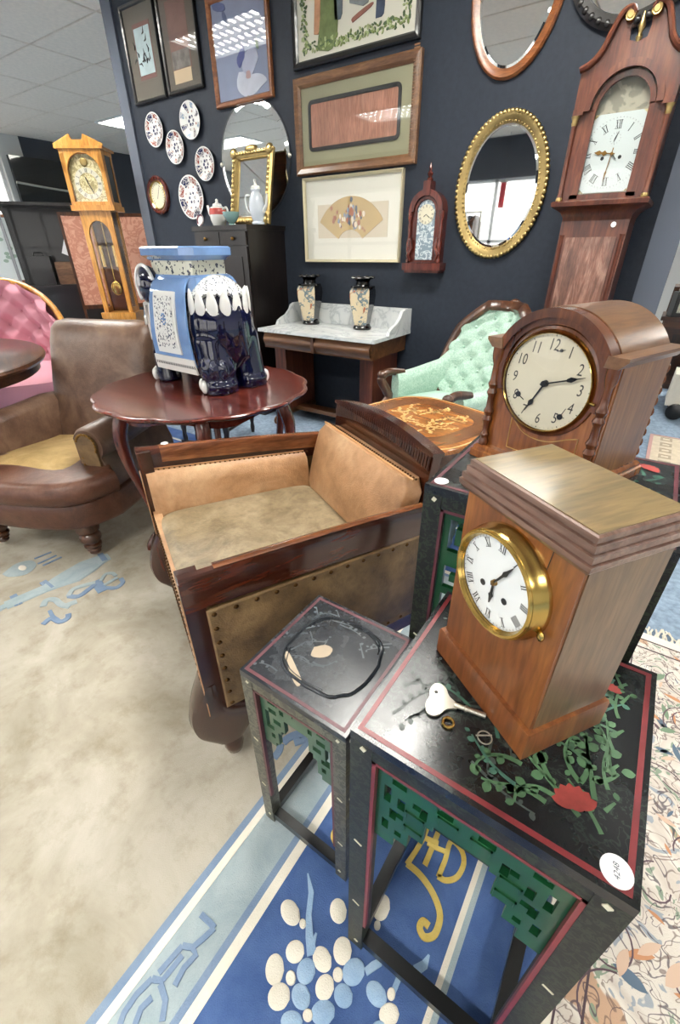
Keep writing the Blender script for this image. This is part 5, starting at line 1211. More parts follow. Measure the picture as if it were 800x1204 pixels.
plate('blue and white plate highest of the group, below the right black print', 212, 117, 236, 165, 1, True)
plate('white and navy plate furthest left, below the left black print', 171, 132, 193, 173, 2)
plate('small red and navy plate between the two upper plates', 196, 152, 217, 194, 3)
plate('small imari plate nearest the round mirror', 230, 172, 253, 213, 4)
plate('largest imari plate, low on the wall above the black cabinet', 211, 205, 240, 258, 5)
# round barometer
x, z = wpt(188, 230); R = (wpt(188, 206)[1]-wpt(188, 253)[1])/2
T = thing('wall_barometer', 'small round brown wall barometer with cream dial beside the plates', 'barometer', (x, YW-.002, z))
mb = MB(); ring_front(mb, 0, 0, [(R, 0), (R, -.02), (R*.93, -.03), (R*.82, -.028), (R*.74, -.02), (R*.72, -.012)]); mb.build('wooden_surround', 'mahogany_leg', T)
mb = MB(); ring_front(mb, 0, 0, [(R*.76, -.022), (R*.72, -.027), (R*.67, -.022), (R*.66, -.01)]); mb.build('bezel', 'brass', T)
MB().prism(ellp(0, 0, R*.68, R*.68, 32), 'xz', -.014, -.008).build('dial', 'cream_dial', T)
mb = MB()
for k in range(20): a = -2.3+4.6*k/19; hand_poly(mb, [(-.001, R*.5), (-.001, R*.6), (.001, R*.6), (.001, R*.5)], -.0142, 0, 0, a)
hand_poly(mb, [(-.002, -R*.2), (-.0006, R*.55), (.0006, R*.55), (.002, -R*.2)], -.0145, 0, 0, .5); mb.build('scale_and_pointer', 'ink', T, smooth=False)
# gothic wall clock with finial
x, z = wpt(497, 313, .06); T = thing('wall_clock', 'small dark carved arched wall clock with finial beside the fan painting', 'clock', (x+.002, YW-.001, z))
ht = wpt(500, 222, .06)[1]-z; w = .128; mb = MB()
mb.prism([(-w*.82, .02), (w*.82, .02), (w*.82, ht-.10)]+arc(0, ht-.11, w*.82, 0, pi, 16)[1:-1]+[(-w*.82, ht-.10)], 'xz', -.06, 0); mb.build('case', 'mahogany_leg', T)
mb = MB(); mb.band(arc(0, ht-.11, w*.60, 0, pi, 20), arc(0, ht-.11, w*.84, 0, pi, 20), 'xz', -.085, -.055); mb.build('arch_moulding', 'mahogany_leg', T, bev=.002)
MB().band(arc(0, ht-.11, w*.46, 0, pi, 20), arc(0, ht-.11, w*.56, 0, pi, 20), 'xz', -.075, -.055).build('arch_bead', 'mahogany_leg', T)
MB().bx(-w, w, -.095, 0, -.022, .018).build('base', 'mahogany_leg', T, bev=.004); MB().bx(-w*.9, w*.9, -.085, 0, -.036, -.022).build('base_moulding', 'mahogany_leg', T, bev=.003)
for sx in (-1, 1):
    MB().lathe([(.012, .02), (.014, .03), (.008, .05), (.013, .09), (.016, .12), (.008, .16), (.011, .2), (.008, ht-.16), (.014, ht-.14), (.014, ht-.11)], 12, (sx*w*.80, -.07, 0)).build('column', 'mahogany_leg', T)
    MB().tube([(sx*w*.66, -.075, .03), (sx*w*.78, -.08, .06), (sx*w*.62, -.08, .1), (sx*w*.72, -.075, .15)], .011, 8).build('scroll', 'mahogany_leg', T)
MB().bx(-.022, .022, -.09, -.02, ht-.035, ht+.035).build('key_block', 'mahogany_leg', T, bev=.003)
MB().lathe([(.016, ht+.035), (.02, ht+.045), (.01, ht+.055), (.018, ht+.07), (.006, ht+.085), (.01, ht+.095), (.002, ht+.12)], 12, (0, -.055, 0)).build('finial', 'mahogany_leg', T)
mb = MB(); mb.prism([(-w*.44, .035), (w*.44, .035), (w*.44, ht-.11)]+arc(0, ht-.11, w*.44, 0, pi, 16)[1:-1]+[(-w*.44, ht-.11)], 'xz', -.066, -.055); mb.build('painted_glass', pattern('silvery painted tablet', '#7f8f9a', '#c9d3d6', 30, .5, .2, .4, 1.5, 3), T)
mb = MB(); disc_front(mb, 0, -.07, ht-.125, .05, 28, .004); dl = mb.build('dial', 'cream_dial', T)
mb = MB()
for k in range(12): a = k*pi/6; roman_into(mb, ROMAN[k], .011, front_M(.041*sin(a), -.0705, ht-.125+.041*cos(a), a, .8))
hand_poly(mb, [(-.001, 0), (-.002, .025), (0, .034), (.002, .025), (.001, 0)], -.0705, 0, ht-.125, 2.2); hand_poly(mb, [(-.001, 0), (-.002, .016), (0, .022), (.002, .016), (.001, 0)], -.0705, 0, ht-.125, 4.0)
mb.build('numerals', 'ink', dl, smooth=False)
# ------------------------------------------------------------------ longcase clock at right
YG = 2.65; gx = -.392; zb = 1.335; gf = thing('longcase_clock', 'tall reddish brown longcase clock with swan neck top and white roman dial', 'clock', (gx, YW-.02, ZF), 0)
gf_y = YG-(YW-.02); Z = lambda z: z-ZF
hw = .172
MB().bx(-hw, hw, gf_y+.045, -.01, Z(zb), Z(1.80)).build('hood_case', 'gf_wood', gf)
mb = MB(); mb.loft([[(-hw-.0-o, gf_y-.006-o, z), (hw+o, gf_y-.006-o, z), (hw+o, -.01, z), (-hw-o, -.01, z)] for o, z in ((-.03, Z(1.262)), (-.028, Z(1.28)), (-.015, Z(1.30)), (.015, Z(1.318)), (.024, Z(1.322)), (.026, Z(1.338)), (.018, Z(1.343)), (0, Z(1.345)))]); mb.build('hood_moulding', 'gf_wood', gf)
# front board with arched opening
zc = Z(1.655); ow = .132
outer = [(-hw-.012, Z(1.66)), (-hw-.012, Z(1.786)), (-.155, Z(1.80)), (-.12, Z(1.83)), (-.10, Z(1.875)), (-.075, Z(1.925)), (-.045, Z(1.940)), (-.03, Z(1.92)), (-.035, Z(1.885)), (-.03, Z(1.855)), (0, Z(1.845)), (.03, Z(1.855)), (.035, Z(1.885)), (.03, Z(1.92)), (.045, Z(1.940)), (.075, Z(1.925)), (.10, Z(1.875)), (.12, Z(1.83)), (.155, Z(1.80)), (hw+.012, Z(1.786)), (hw+.012, Z(1.66))]
op = [(ow, Z(1.66))]+arc(0, zc, ow, 0, pi, 18)[1:-1]+[(-ow, Z(1.66))]
mb = MB(); mb.prism(outer+[(ow, Z(1.66))]+arc(0, zc, ow, 0, pi, 18)[1:-1]+[(-ow, Z(1.66))], 'xz', gf_y-.008, gf_y+.012); mb.build('pediment_board', 'gf_wood', gf)
mb = MB(); mb.band(arc(0, zc, ow-.012, 0, pi, 20), arc(0, zc, ow+.012, 0, pi, 20), 'xz', gf_y-.02, gf_y-.004); mb.build('arch_moulding', 'gf_wood', gf, bev=.003)
MB().band(arc(0, zc, ow-.036, 0, pi, 20), arc(0, zc, ow-.016, 0, pi, 20), 'xz', gf_y+.004, gf_y+.02).build('door_arch', 'gf_wood', gf, bev=.003)
for sx in (-1, 1):
    MB().bx(sx*ow, sx*(hw-.006), gf_y+.006, gf_y+.045, Z(1.345), Z(1.66)).build('hood_stile', 'gf_wood', gf)
    MB().bx(sx*(ow+.012), sx*(hw+.012), gf_y-.018, gf_y-.006, Z(1.645), Z(1.665)).build('capital_moulding', 'gf_wood', gf, bev=.002)
    MB().bx(sx*(ow-.034), sx*ow, gf_y+.004, gf_y+.02, Z(1.35), Z(1.66)).build('door_stile', 'gf_wood', gf, bev=.002)
    pts = bez([(sx*(hw+.018), gf_y-.016, Z(1.79)), (sx*.15, gf_y-.016, Z(1.806)), (sx*.118, gf_y-.016, Z(1.84)), (sx*.098, gf_y-.016, Z(1.888)), (sx*.075, gf_y-.016, Z(1.932)), (sx*.045, gf_y-.016, Z(1.944)), (sx*.03, gf_y-.016, Z(1.925))], 5)
    MB().tube(pts, .0115, 8, flat=1.6).build('swan_neck', 'gf_wood', gf)
    mb = MB(); mb.lathe([(.003, -.012), (.010, -.012), (.012, -.008), (.016, -.009), (.019, -.005), (.019, 0)], 16, (sx*.043, gf_y-.022, Z(1.922)), 'y'); mb.build('brass_rosette', 'gilt', gf)
    MB().lathe([(.012, Z(1.352)), (.013, Z(1.36)), (.0095, Z(1.37)), (.0095, Z(1.625)), (.011, Z(1.63))], 12, (sx*(hw-.0), gf_y-.004, 0)).build('column', 'gf_wood', gf)
    MB().lathe([(.010, Z(1.612)), (.013, Z(1.622)), (.011, Z(1.628)), (.017, Z(1.645))], 12, (sx*(hw-.0), gf_y-.004, 0)).build('capital', 'gilt', gf)
    MB().lathe([(.014, Z(1.345)), (.014, Z(1.355)), (.011, Z(1.36))], 12, (sx*(hw-.0), gf_y-.004, 0)).build('column_base', 'gilt', gf)
MB().lathe([(.008, Z(1.845)), (.012, Z(1.86)), (.007, Z(1.87)), (.014, Z(1.89)), (.009, Z(1.905)), (.003, Z(1.93))], 12, (0, gf_y, 0)).build('finial', 'gilt', gf)
MB().bx(-ow, ow, gf_y+.004, gf_y+.02, Z(1.345), Z(1.366)).build('door_rail', 'gf_wood', gf, bev=.002)
mb = MB(); mb.prism([(-ow, Z(1.35)), (ow, Z(1.35)), (ow, Z(1.66))]+arc(0, zc, ow, 0, pi, 18)[1:-1]+[(-ow, Z(1.66))], 'xz', gf_y+.034, gf_y+.038); mb.build('painted_arch', pattern('dark painted landscape', '#7b7a6c', '#9d9886', 9, .5, .5, .2, 1.2, 5), gf, smooth=False)
d = .130; dz = Z(1.508); yy = gf_y+.0335
dl = MB().bx(-d, d, yy-.003, yy, dz-d*1.05, dz+d*1.05).build('dial', plain('white painted dial', '#c3cdcb', .3, coat=.3), gf)
mb = MB()
for k in range(12): a = k*pi/6; roman_into(mb, ROMAN[k], .028, front_M(.098*sin(a), yy-.0034, dz+.098*cos(a), a, .72))
for k in range(60): a = k*pi/30; mb.face([front_M(.121*sin(a), yy-.0034, dz+.121*cos(a), a) @ Vector((*q, 0)) for q in ((-.0007, -.002), (.0007, -.002), (.0007, .002), (-.0007, .002))])
for k in range(12): a = k*pi/6; hand_poly(mb, [(-.0006, .017), (-.0006, .021), (.0006, .021), (.0006, .017)], yy-.0034, 0, dz+.052, a, .0003)
mb.build('numerals', 'ink', dl, smooth=False)
mb = MB()
for sx in (-1, 1):
    for sz in (-1, 1):
        q = [(sx*d, dz+sz*d*1.05), (sx*(d-.05), dz+sz*d*1.05), (sx*(d-.022), dz+sz*(d*1.05-.022)), (sx*d, dz+sz*(d*1.05-.05))]; mb.prism(q, 'xz', yy-.0036, yy-.003)
mb.build('corner_spandrel', pattern('floral spandrel', '#c9bd8f', '#7d7444', 60, .5, .4, .2, 1, 2), dl, smooth=False)
mb = MB()
for sx in (-1, 1): disc_front(mb, sx*.034, yy-.0045, dz-.014, .007, 14, .0015)
mb.build('winding_hole', 'ink', dl)
mb = MB(); hand_poly(mb, [(-.002, -.02), (-.0015, .06), (-.004, .066), (0, .1), (.004, .066), (.0015, .06), (.002, -.02)], yy-.008, 0, dz, radians(186)); mb.build('minute_hand', 'antique_brass', gf, smooth=False)
mb = MB(); hand_poly(mb, [(-.002, -.012), (-.002, .02), (-.010, .03), (-.003, .04), (-.009, .052), (0, .072), (.009, .052), (.003, .04), (.010, .03), (.002, .02), (.002, -.012)], yy-.006, 0, dz, radians(277)); mb.build('hour_hand', 'antique_brass', gf, smooth=False)
mb = MB(); hand_poly(mb, [(-.001, -.012), (-.002, 0), (-.0006, .024), (.0006, .024), (.002, 0), (.001, -.012)], yy-.005, 0, dz+.052, radians(20)); hand_poly(mb, [(-.0015, 0), (-.001, .03), (.001, .03), (.0015, 0)], yy-.0065, 0, dz, radians(135)); mb.build('seconds_hand', 'hand', gf, smooth=False)
mb = MB(); disc_front(mb, 0, yy-.010, dz, .006, 14, .006); mb.build('hub', 'antique_brass', gf)
mb = MB(); mb.prism([(-ow, Z(1.35)), (ow, Z(1.35)), (ow, Z(1.66))]+arc(0, zc, ow, 0, pi, 18)[1:-1]+[(-ow, Z(1.66))], 'xz', gf_y+.012, gf_y+.0135); mb.build('door_glass', 'picture_glass', gf, smooth=False)
tw = .142
MB().bx(-tw, tw, gf_y+.018, -.02, Z(.42), Z(1.265)).build('trunk', 'gf_wood', gf, bev=.004)
MB().bx(-tw+.035, tw-.035, gf_y+.010, gf_y+.02, Z(.50), Z(1.20)).build('trunk_door', 'gf_flame', gf, bev=.004)
for sx in (-1, 1): MB().lathe([(.012, Z(.45)), (.010, Z(.46)), (.010, Z(1.2)), (.013, Z(1.21))], 10, (sx*(tw-.014), gf_y+.022, 0)).build('quarter_column', 'gf_wood', gf)
MB().bx(-tw-.03, tw+.03, gf_y, -.01, 0.06, Z(.40)).build('plinth', 'gf_wood', gf, bev=.004); MB().bx(-tw-.04, tw+.04, gf_y-.01, -.01, 0, .07).build('foot_moulding', 'gf_wood', gf, bev=.006)
mb = MB(); mb.loft([[(-tw-o, gf_y+.018-o, z), (tw+o, gf_y+.018-o, z), (tw+o, -.02, z), (-tw-o, -.02, z)] for o, z in ((.03, Z(.39)), (.028, Z(.40)), (.006, Z(.425)), (0, Z(.44)))]); mb.build('base_moulding', 'gf_wood', gf)
p = at(722, 264, Y=YG+.015); tg = thing('price_tag', 'small white round label on the trunk of the tall clock', 'price tag', (p.x, YG+.0085, p.z)); MB().prism(ellp(0, 0, .011, .011, 20), 'xz', 0, .0015).build('paper_disc', 'paper', tg)
# ------------------------------------------------------------------ marble topped washstand
pL, pR = at(303, 385, Y=2.45), at(440, 402, Y=2.45); zm = (pL.z+pR.z)/2+.002-ZF; W2 = (pR.x-pL.x)/2; wx = (pL.x+pR.x)/2
ws = thing('washstand', 'wooden washstand with grey veined white marble top and splashback', 'washstand', (wx, 2.45, ZF)); D = YW-2.45-.003
MB().bx(-W2, W2, 0, D, zm-.022, zm).build('marble_top', 'marble', ws, bev=.004)
hs = .135; MB().bx(-W2+.0, W2-.03, D-.025, D, zm, zm+hs).build('splashback', 'marble', ws, bev=.003)
sidep = [(D*.38, zm), (D, zm), (D, zm+hs), (D*.80, zm+hs), (D*.74, zm+hs-.01), (D*.70, zm+hs-.04), (D*.60, zm+.06), (D*.52, zm+.05), (D*.42, zm+.03)]
for sx in (-1, 1): MB().prism(sidep, 'yz', sx*(W2-.022), sx*(W2-.002)).build('side_splash', 'marble', ws, bev=.002)
MB().bx(-W2+.03, W2-.03, .03, D-.01, zm-.13, zm-.022).build('frieze', 'stand_wood', ws, bev=.004)
for sx in (-1, 1):
    mb = MB(); pr = [(.0, zm-.028), (.028, zm-.028)]+[(.028-.026*sin(t)**1, zm-.03-.088*t/pi) for t in [pi*i/8 for i in range(9)]]
    mb.prism([(.03-.024*sin(pi*i/10), zm-.03-.09*i/10) for i in range(11)]+[(.04, zm-.12), (.04, zm-.03)], 'yz', sx*.006, sx*(W2-.04)); dr = mb.build('drawer_front', 'stand_wood', ws)
    MB().bx(sx*(W2-.16), sx*(W2-.06), .10, D-.06, .1, zm-.13).build('support_slab', 'gf_wood', ws, bev=.008)
    MB().tube([(sx*(W2-.11), .02, .028), (sx*(W2-.11), .06, .05), (sx*(W2-.11), .15, .07), (sx*(W2-.11), D-.02, .055)], [.022, .030, .034, .03], 10).build('foot', 'stand_wood', ws)
    MB().tube([(sx*(W2-.11), .012+.026*cos(t), .028+.026*sin(t)) for t in [2*pi*i/12 for i in range(13)]], .010, 8).build('foot_scroll', 'stand_wood', ws)
MB().bx(-.012, .012, .005, .04, zm-.125, zm-.028).build('centre_stile', 'walnut_v', ws)
MB().bx(-W2+.12, W2-.12, D*.42, D*.62, .07, .1).build('stretcher_shelf', 'stand_wood', ws, bev=.004)
def vase(px, label, ang):
    p = at(*px, z=zm+ZF); T = thing('vase', label, 'vase', (p.x, p.y, zm+ZF+.0005), ang, 'pair of painted vases'); T.scale = (1.22, 1.22, 1.22)
    prof = [(.046, .022), (.050, .03), (.058, .07), (.074, .13), (.080, .17), (.078, .20), (.068, .215)]
    n = 4; MB().lathe(prof, 4, (0, 0, 0)).build('vase_body', pattern('cream vase with painted figures', '#d3c3a3', '#6f7f86', 26, .56, .2, .6, 1.2, 4, '#a8694f'), T, ang=20)
    mb = MB()
    for k in (1, 3):
        for (r0, z0), (r1, z1) in zip(prof, prof[1:]):
            a0, a1 = 2*pi*k/4, 2*pi*(k+1)/4; e = 1.012
            mb.face([(r0*e*cos(a0), r0*e*sin(a0), z0), (r0*e*cos(a1), r0*e*sin(a1), z0), (r1*e*cos(a1), r1*e*sin(a1), z1), (r1*e*cos(a0), r1*e*sin(a0), z1)])
    mb.build('dark_panel', plain('black gold glaze', '#15151c', .12, coat=.7), T, ang=20)['kind'] = 'stuff'
    MB().lathe([(.040, 0), (.052, .002), (.054, .010), (.047, .018), (.046, .024)], 24).build('foot_ring', 'black_glass', T)
    MB().lathe([(.069, .213), (.066, .222), (.040, .226), (.036, .240), (.044, .252), (.056, .258), (.056, .264), (.046, .264), (.036, .25)], 24, caps=False).build('neck', 'black_glass', T)
    for k in range(8): a = 2*pi*k/8; MB().ell((.054*cos(a), .054*sin(a), .262), (.014, .014, .007), 8, 6).build('rim_lobe', 'black_glass', T)
vase((366, 381), 'left painted square vase with black collar on the marble washstand', radians(-122))
vase((426, 387), 'right painted square vase with black collar, nearer the stepped marble end', radians(-122))
# ------------------------------------------------------------------ black cabinet and what stands on it
cw0, cw1, cy0, cz1 = -3.06, -2.50, 2.55, at(258, 265, Y=2.55).z
cb = thing('cabinet', 'tall black wooden cabinet with panelled doors in the wall corner', 'cabinet', ((cw0+cw1)/2, cy0, ZF)); w = (cw1-cw0)/2; D = YW-cy0-.003; h = cz1-ZF
MB().bx(-w+.012, w-.012, .012, D, .06, h-.03).build('carcass', 'black_cabinet', cb, bev=.003)
MB().bx(-w, w, -.006, D, h-.03, h).build('top_board', 'black_cabinet', cb, bev=.006); MB().bx(-w, w, 0, D, 0, .07).build('plinth', 'black_cabinet', cb, bev=.004)
for sx in (-1, 1):
    dr = MB().bx(sx*.004, sx*(w-.02), -.002, .014, .09, h-.13).build('door', 'black_cabinet', cb, bev=.003); MB().bx(sx*.05, sx*(w-.07), -.007, .0, .15, h-.19).build('door_panel', 'black_cabinet', dr, bev=.005); MB().ell((sx*.03, -.014, h*.5), .012, 10, 8).build('knob', 'antique_brass', dr)
    dw = MB().bx(sx*.004, sx*(w-.02), -.002, .014, h-.12, h-.04).build('drawer', 'black_cabinet', cb, bev=.003); MB().ell((sx*w*.5, -.012, h-.08), .012, 10, 8).build('knob', 'antique_brass', dw)
zt = cz1+.0005
p = at(258, 263, Y=2.66); T = thing('teapot', 'white teapot with red band on top of the black cabinet', 'teapot', (p.x, 2.66, zt))
MB().lathe([(.04, 0), (.045, .006), (.058, .04), (.06, .08), (.05, .115), (.03, .125)], 24).build('pot_body', 'white_glaze', T); MB().lathe([(.0605, .07), (.0615, .085), (.058, .10), (.054, .108)], 24, caps=False).build('red_band', plain('red glaze', '#b8473f', .15, coat=.6), T)
MB().lathe([(.034, .122), (.03, .135), (.012, .142), (.008, .15), (.011, .158), (.002, .166)], 20).build('lid', 'white_glaze', T); MB().tube([(-.05, 0, .05), (-.085, 0, .08), (-.10, 0, .13)], [.018, .012, .009], 10).build('spout', 'white_glaze', T); MB().tube(bez([(.052, 0, .1), (.09, 0, .11), (.1, 0, .07), (.056, 0, .035)], 4), .007, 8).build('handle', 'white_glaze', T)
p = at(273, 263, Y=2.62); T = thing('bowl', 'pale teal footed bowl in front of the gilt mirror', 'bowl', (p.x, 2.62, zt)); T.scale = (.78, .78, .78)
MB().lathe([(.03, 0), (.032, .008), (.022, .015), (.05, .04), (.07, .075), (.075, .1), (.071, .1), (.06, .07), (.03, .03)], 28, caps=False).build('bowl_body', plain('teal glaze', '#8fb5b0', .15, coat=.6), T); MB().lathe([(.029, .029), (.001, .028)], 16, caps=False).build('bowl_base', 'white_glaze', T)
p = at(237, 262, Y=2.62); T = thing('saucer', 'small patterned saucer leaning at the cabinet edge', 'saucer', (p.x, 2.61, zt+.003), 0); T.scale = (.7, .7, .7)
mb = MB(); ring_front(mb, 0, .055, [(.052, -.008), (.055, -.011), (.035, -.004), (.001, -.003), (.001, .001), (.05, -.003)], 28); o = mb.build('saucer_body', 'white_glaze', T); o.rotation_euler = (radians(-12), 0, 0)
mb = MB(); ring_front(mb, 0, .055, [(.053, -.0118), (.038, -.0062)], 28); o2 = mb.build('rim_pattern', pattern('red blue rim', '#8c4136', '#2c3358', 60, .5, .2, .4), o)
T = thing('gilt_mirror', 'gilt carved rectangular mirror leaning on the wall atop the cabinet', 'mirror', (-2.68, YW-.17, zt+.004), radians(0)); Lm = Matrix.Rotation(radians(-13), 4, 'X'); w, h = .19, .45
mb = MB(); mb.loft([[(-w+o, y, o), (w-o, y, o), (w-o, y, h-o), (-w+o, y, h-o)] for o, y in ((0, 0), (0, -.02), (.012, -.035), (.03, -.03), (.045, -.018), (.05, -.02), (.055, -.01), (.055, 0))], caps=False); fr = mb.xform(Lm).build('frame', 'gilt', T, ang=25)
mb = MB(); rr = random.Random(5)
for k in range(60):
    t = k/60*4; s = int(t); u = t-s; x, z = [(-w+2*w*u, .02), (w-.02, h*u), (w-2*w*u, h-.02), (-w+.02, h-h*u)][s]; mb.ell((x, -.034, z), (.013, .008, .013), 6, 5)
for sx in (-1, 1): mb.ell((sx*(w-.02), -.036, h-.015), (.035, .012, .03), 10, 8); mb.ell((sx*(w-.02), -.036, .02), (.03, .012, .025), 10, 8)
mb.ell((0, -.036, h), (.06, .012, .022), 12, 8); mb.xform(Lm).build('carving', 'gilt', fr)['kind'] = 'stuff'
MB().bx(-w+.05, w-.05, -.006, -.002, .05, h-.05).xform(Lm).build('mirror_glass', 'mirror', T); MB().bx(-w+.01, w-.01, -.002, .004, .01, h-.01).xform(Lm).build('backboard', 'walnut', T)
T = thing('coffee_pot', 'tall white china coffee pot standing before the gilt mirror', 'coffee pot', (at(304, 262, Y=2.66).x, 2.66, zt), radians(10))
MB().lathe([(.042, 0), (.045, .008), (.035, .02), (.05, .06), (.055, .1), (.045, .15), (.03, .18), (.034, .195)], 24).build('pot_body', plain('bluish white china', '#d5dde6', .12, coat=.7), T); MB().lathe([(.034, .195), (.03, .21), (.012, .22), (.008, .235), (.011, .245), (.002, .255)], 20).build('lid', 'white_glaze', T)
MB().tube([(.045, 0, .07), (.075, 0, .11), (.085, 0, .17)], [.015, .010, .007], 10).build('spout', 'white_glaze', T); MB().tube(bez([(-.04, 0, .165), (-.085, 0, .16), (-.08, 0, .09), (-.05, 0, .06)], 4), .006, 8).build('handle', 'white_glaze', T)
# ------------------------------------------------------------------ mint buttoned chair and marquetry table
gc = thing('button_back_chair', 'mint green buttoned armchair with walnut show frame beside the marble washstand', 'armchair', (-.98, 2.14, ZF), radians(-27.3))
def gback(u, v):
    """leaning spoon back, u across, v up"""
    x = (-1+2*u)*(.235+.045*sin(pi*min(1, v*1.15))-.12*max(0, v-.75)**1.3*3); z = .40+.49*v; y = .42+.20*v**1.2-.07*(1-((-1+2*u))**2)*0-.05*abs(-1+2*u)**2
    if v > .7: x *= sqrt(max(.05, 1-((v-.7)/.36)**2))
    return Vector((x, y, z)), Vector((0, -1, .25)).normalized()
mb = MB(); tufted(mb, gback, 84, 90, 7, 9, .022); bk = mb.build('buttoned_back', 'green_fab', gc, ang=80)
for i in range(1, 7):
    for j in range(1, 9):
        if (i+j) % 2 == 0: q, n = gback(i/7, j/9); MB().ell(q+n*.005, .008, 8, 6).build('button', 'green_fab', bk)
mb = MB(); mb.grid(lambda u, v: gback(u, v)[0]+Vector((0, .06, 0)), 20, 20); mb.build('outer_back', 'green_fab', gc)
rim = [gback(0, v/20)[0] for v in range(20)]+[gback(u/20, .985)[0] for u in range(21)]+[gback(1, v/20)[0] for v in range(19, -1, -1)]
MB().tube([Vector((q.x*1.07, q.y-.004, q.z+.02*max(0, (q.z-.7)/.2))) for q in rim], .019, 8, flat=1.6).build('show_frame', 'walnut_v', gc)
mb = MB()
for k in range(7): t = (k-3)/3; mb.ell(gback(.5+t*.14, .985)[0]+Vector((0, .015, .02+.018*(1-t*t))), (.022, .014, .018), 8, 6)
mb.build('crest_carving', 'walnut', gc)['kind'] = 'stuff'
mb = MB(); mb.loft([[((.29+o)*math.copysign(abs(cos(t))**.55, cos(t)), .22+(.27+o)*math.copysign(abs(sin(t))**.55, sin(t)), z) for t in [2*pi*i/32 for i in range(32)]] for z, o in ((.30, -.005), (.32, .005), (.39, .005), (.42, -.03), (.432, -.12))]); mb.build('seat', 'mint_plain', gc)
mb = MB(); mb.loft([[((.285)*math.copysign(abs(cos(t))**.55, cos(t)), .22+(.265)*math.copysign(abs(sin(t))**.55, sin(t)), z) for t in [2*pi*i/32 for i in range(32)]] for z in (.26, .305)]); mb.build('seat_rail', 'walnut', gc)
for sx in (-1, 1):
    mb = MB(); rings = []
    for y, zt_, xo in ((.06, .555, .27), (.2, .565, .285), (.38, .60, .275), (.46, .66, .26)):
        rings.append([(sx*(xo+a), y, z) for a, z in ((-.03, .33), (-.035, zt_-.05), (-.02, zt_-.005), (.01, zt_), (.035, zt_-.02), (.04, zt_-.06), (.03, .30))])
    mb.loft(rings); mb.build('arm', 'green_fab', gc, ang=70)
    MB().tube(bez([(sx*.28, .12, .55), (sx*.285, .02, .565), (sx*.285, -.03, .53), (sx*.28, -.0, .47), (sx*.275, .02, .42), (sx*.275, -.03, .36), (sx*.275, -.05, .30)], 4), [.022]*8+[.026]*8+[.024]*9, 10).build('arm_front', 'walnut_v', gc)
    MB().ell((sx*.285, -.025, .552), (.03, .028, .026), 12, 8).build('scroll', 'walnut', gc)
    MB().tube(bez([(sx*.265, -.02, .28), (sx*.275, -.045, .2), (sx*.265, -.02, .1), (sx*.27, -.04, .0)], 4), [.032]*4+[.026]*4+[.016]*5, 10).build('leg', 'walnut_v', gc)
    MB().tube([(sx*.2, .46, .28), (sx*.21, .5, .12), (sx*.22, .57, .0)], [.024, .02, .016], 8).build('back_leg', 'walnut_v', gc)
it = thing('marquetry_table', 'small orange-brown marquetry table with floral inlay behind the tan armchair', 'table', (-.66, 1.53, 0), radians(-17)); zt_ = .59
def itop(k, z): return [(.275*k*math.copysign(abs(cos(t))**.45, cos(t))*(1+.02*cos(4*t)), .26*k*math.copysign(abs(sin(t))**.45, sin(t))*(1+.02*cos(4*t)), z) for t in [2*pi*i/64 for i in range(64)]]
MB().loft([itop(.97, zt_-.022), itop(1, zt_-.016), itop(1, zt_-.006), itop(.985, zt_)]).build('table_top', wood('burr orange walnut', '#7d441d', '#a86a33', '#c78d50', 'x', 2.2, .22, .5, .9), it)
MB().strip([(p[0], p[1]) for p in itop(.60, 0)], [(p[0], p[1]) for p in itop(.86, 0)], 'xy', zt_-.001, zt_+.0008).build('inlay_band', wood('dark inlay', '#59301a', '#784a28', '#96673a', 'y', 2, .22, .5, .9), it, smooth=False)
MB().strip([(p[0], p[1]) for p in itop(.94, 0)], [(p[0], p[1]) for p in itop(.96, 0)], 'xy', zt_-.001, zt_+.0008).build('stringing', plain('pale stringing', '#c9a468', .3), it, smooth=False)
mb = MB(); mb.z = zt_+.0012; rr = random.Random(14)
for k in range(26): leafy(mb, rr.uniform(-.12, .12), rr.uniform(-.11, .11), rr.uniform(0, 6.3), .09, .007, rr, (-.23, .23, -.22, .22))
mb.build('floral_inlay', plain('pale floral inlay', '#d6ac6c', .3, var=.2, bscale=100), it, smooth=False)
MB().loft([itop(.88, zt_-.10), itop(.88, zt_-.02)]).build('apron', 'walnut', it)
for sx in (-1, 1):
    for sy in (-1, 1): MB().tube(bez([(sx*.21, sy*.2, zt_-.05), (sx*.235, sy*.22, zt_-.15), (sx*.21, sy*.2, .25), (sx*.225, sy*.215, .0)], 4), [.024]*5+[.018]*4+[.013]*4, 8).build('leg', 'walnut_v', it)
# dark spindle chair behind the scalloped table
S0, S1 = at(215, 523, z=ZF), at(272, 531, z=ZF); SA = atan2(S1.y-S0.y, S1.x-S0.x)
sc_ = thing('spindle_chair', 'dark turned spindle chair seen under the scalloped table', 'chair', ((S0.x+S1.x)/2-.185*sin(SA), (S0.y+S1.y)/2+.185*cos(SA), 0), SA)
MB().bx(-.2, .2, -.2, .2, .40, .43).build('seat', 'black_cabinet', sc_, bev=.006)
for sx in (-1, 1):
    for sy in (-1, 1): MB().lathe([(.012, 0), (.017, .04), (.012, .07), (.020, .12), (.012, .16), (.020, .22), (.013, .27), (.02, .33), (.018, .4)], 12, (sx*.17, sy*.17, 0)).build('leg', 'black_cabinet', sc_)
    MB().tube([(sx*.17, -.17, .12), (sx*.17, .17, .12)], .010, 8).build('stretcher', 'black_cabinet', sc_)
for k in range(4): MB().lathe([(.008, .02), (.012, .06), (.007, .1), (.013, .16), (.007, .22), (.012, .28), (.008, .36), (.01, .40)], 10, ((-.165, -.06, .03, .165)[k], -.185, 0)).build('front_spindle', 'black_cabinet', sc_)
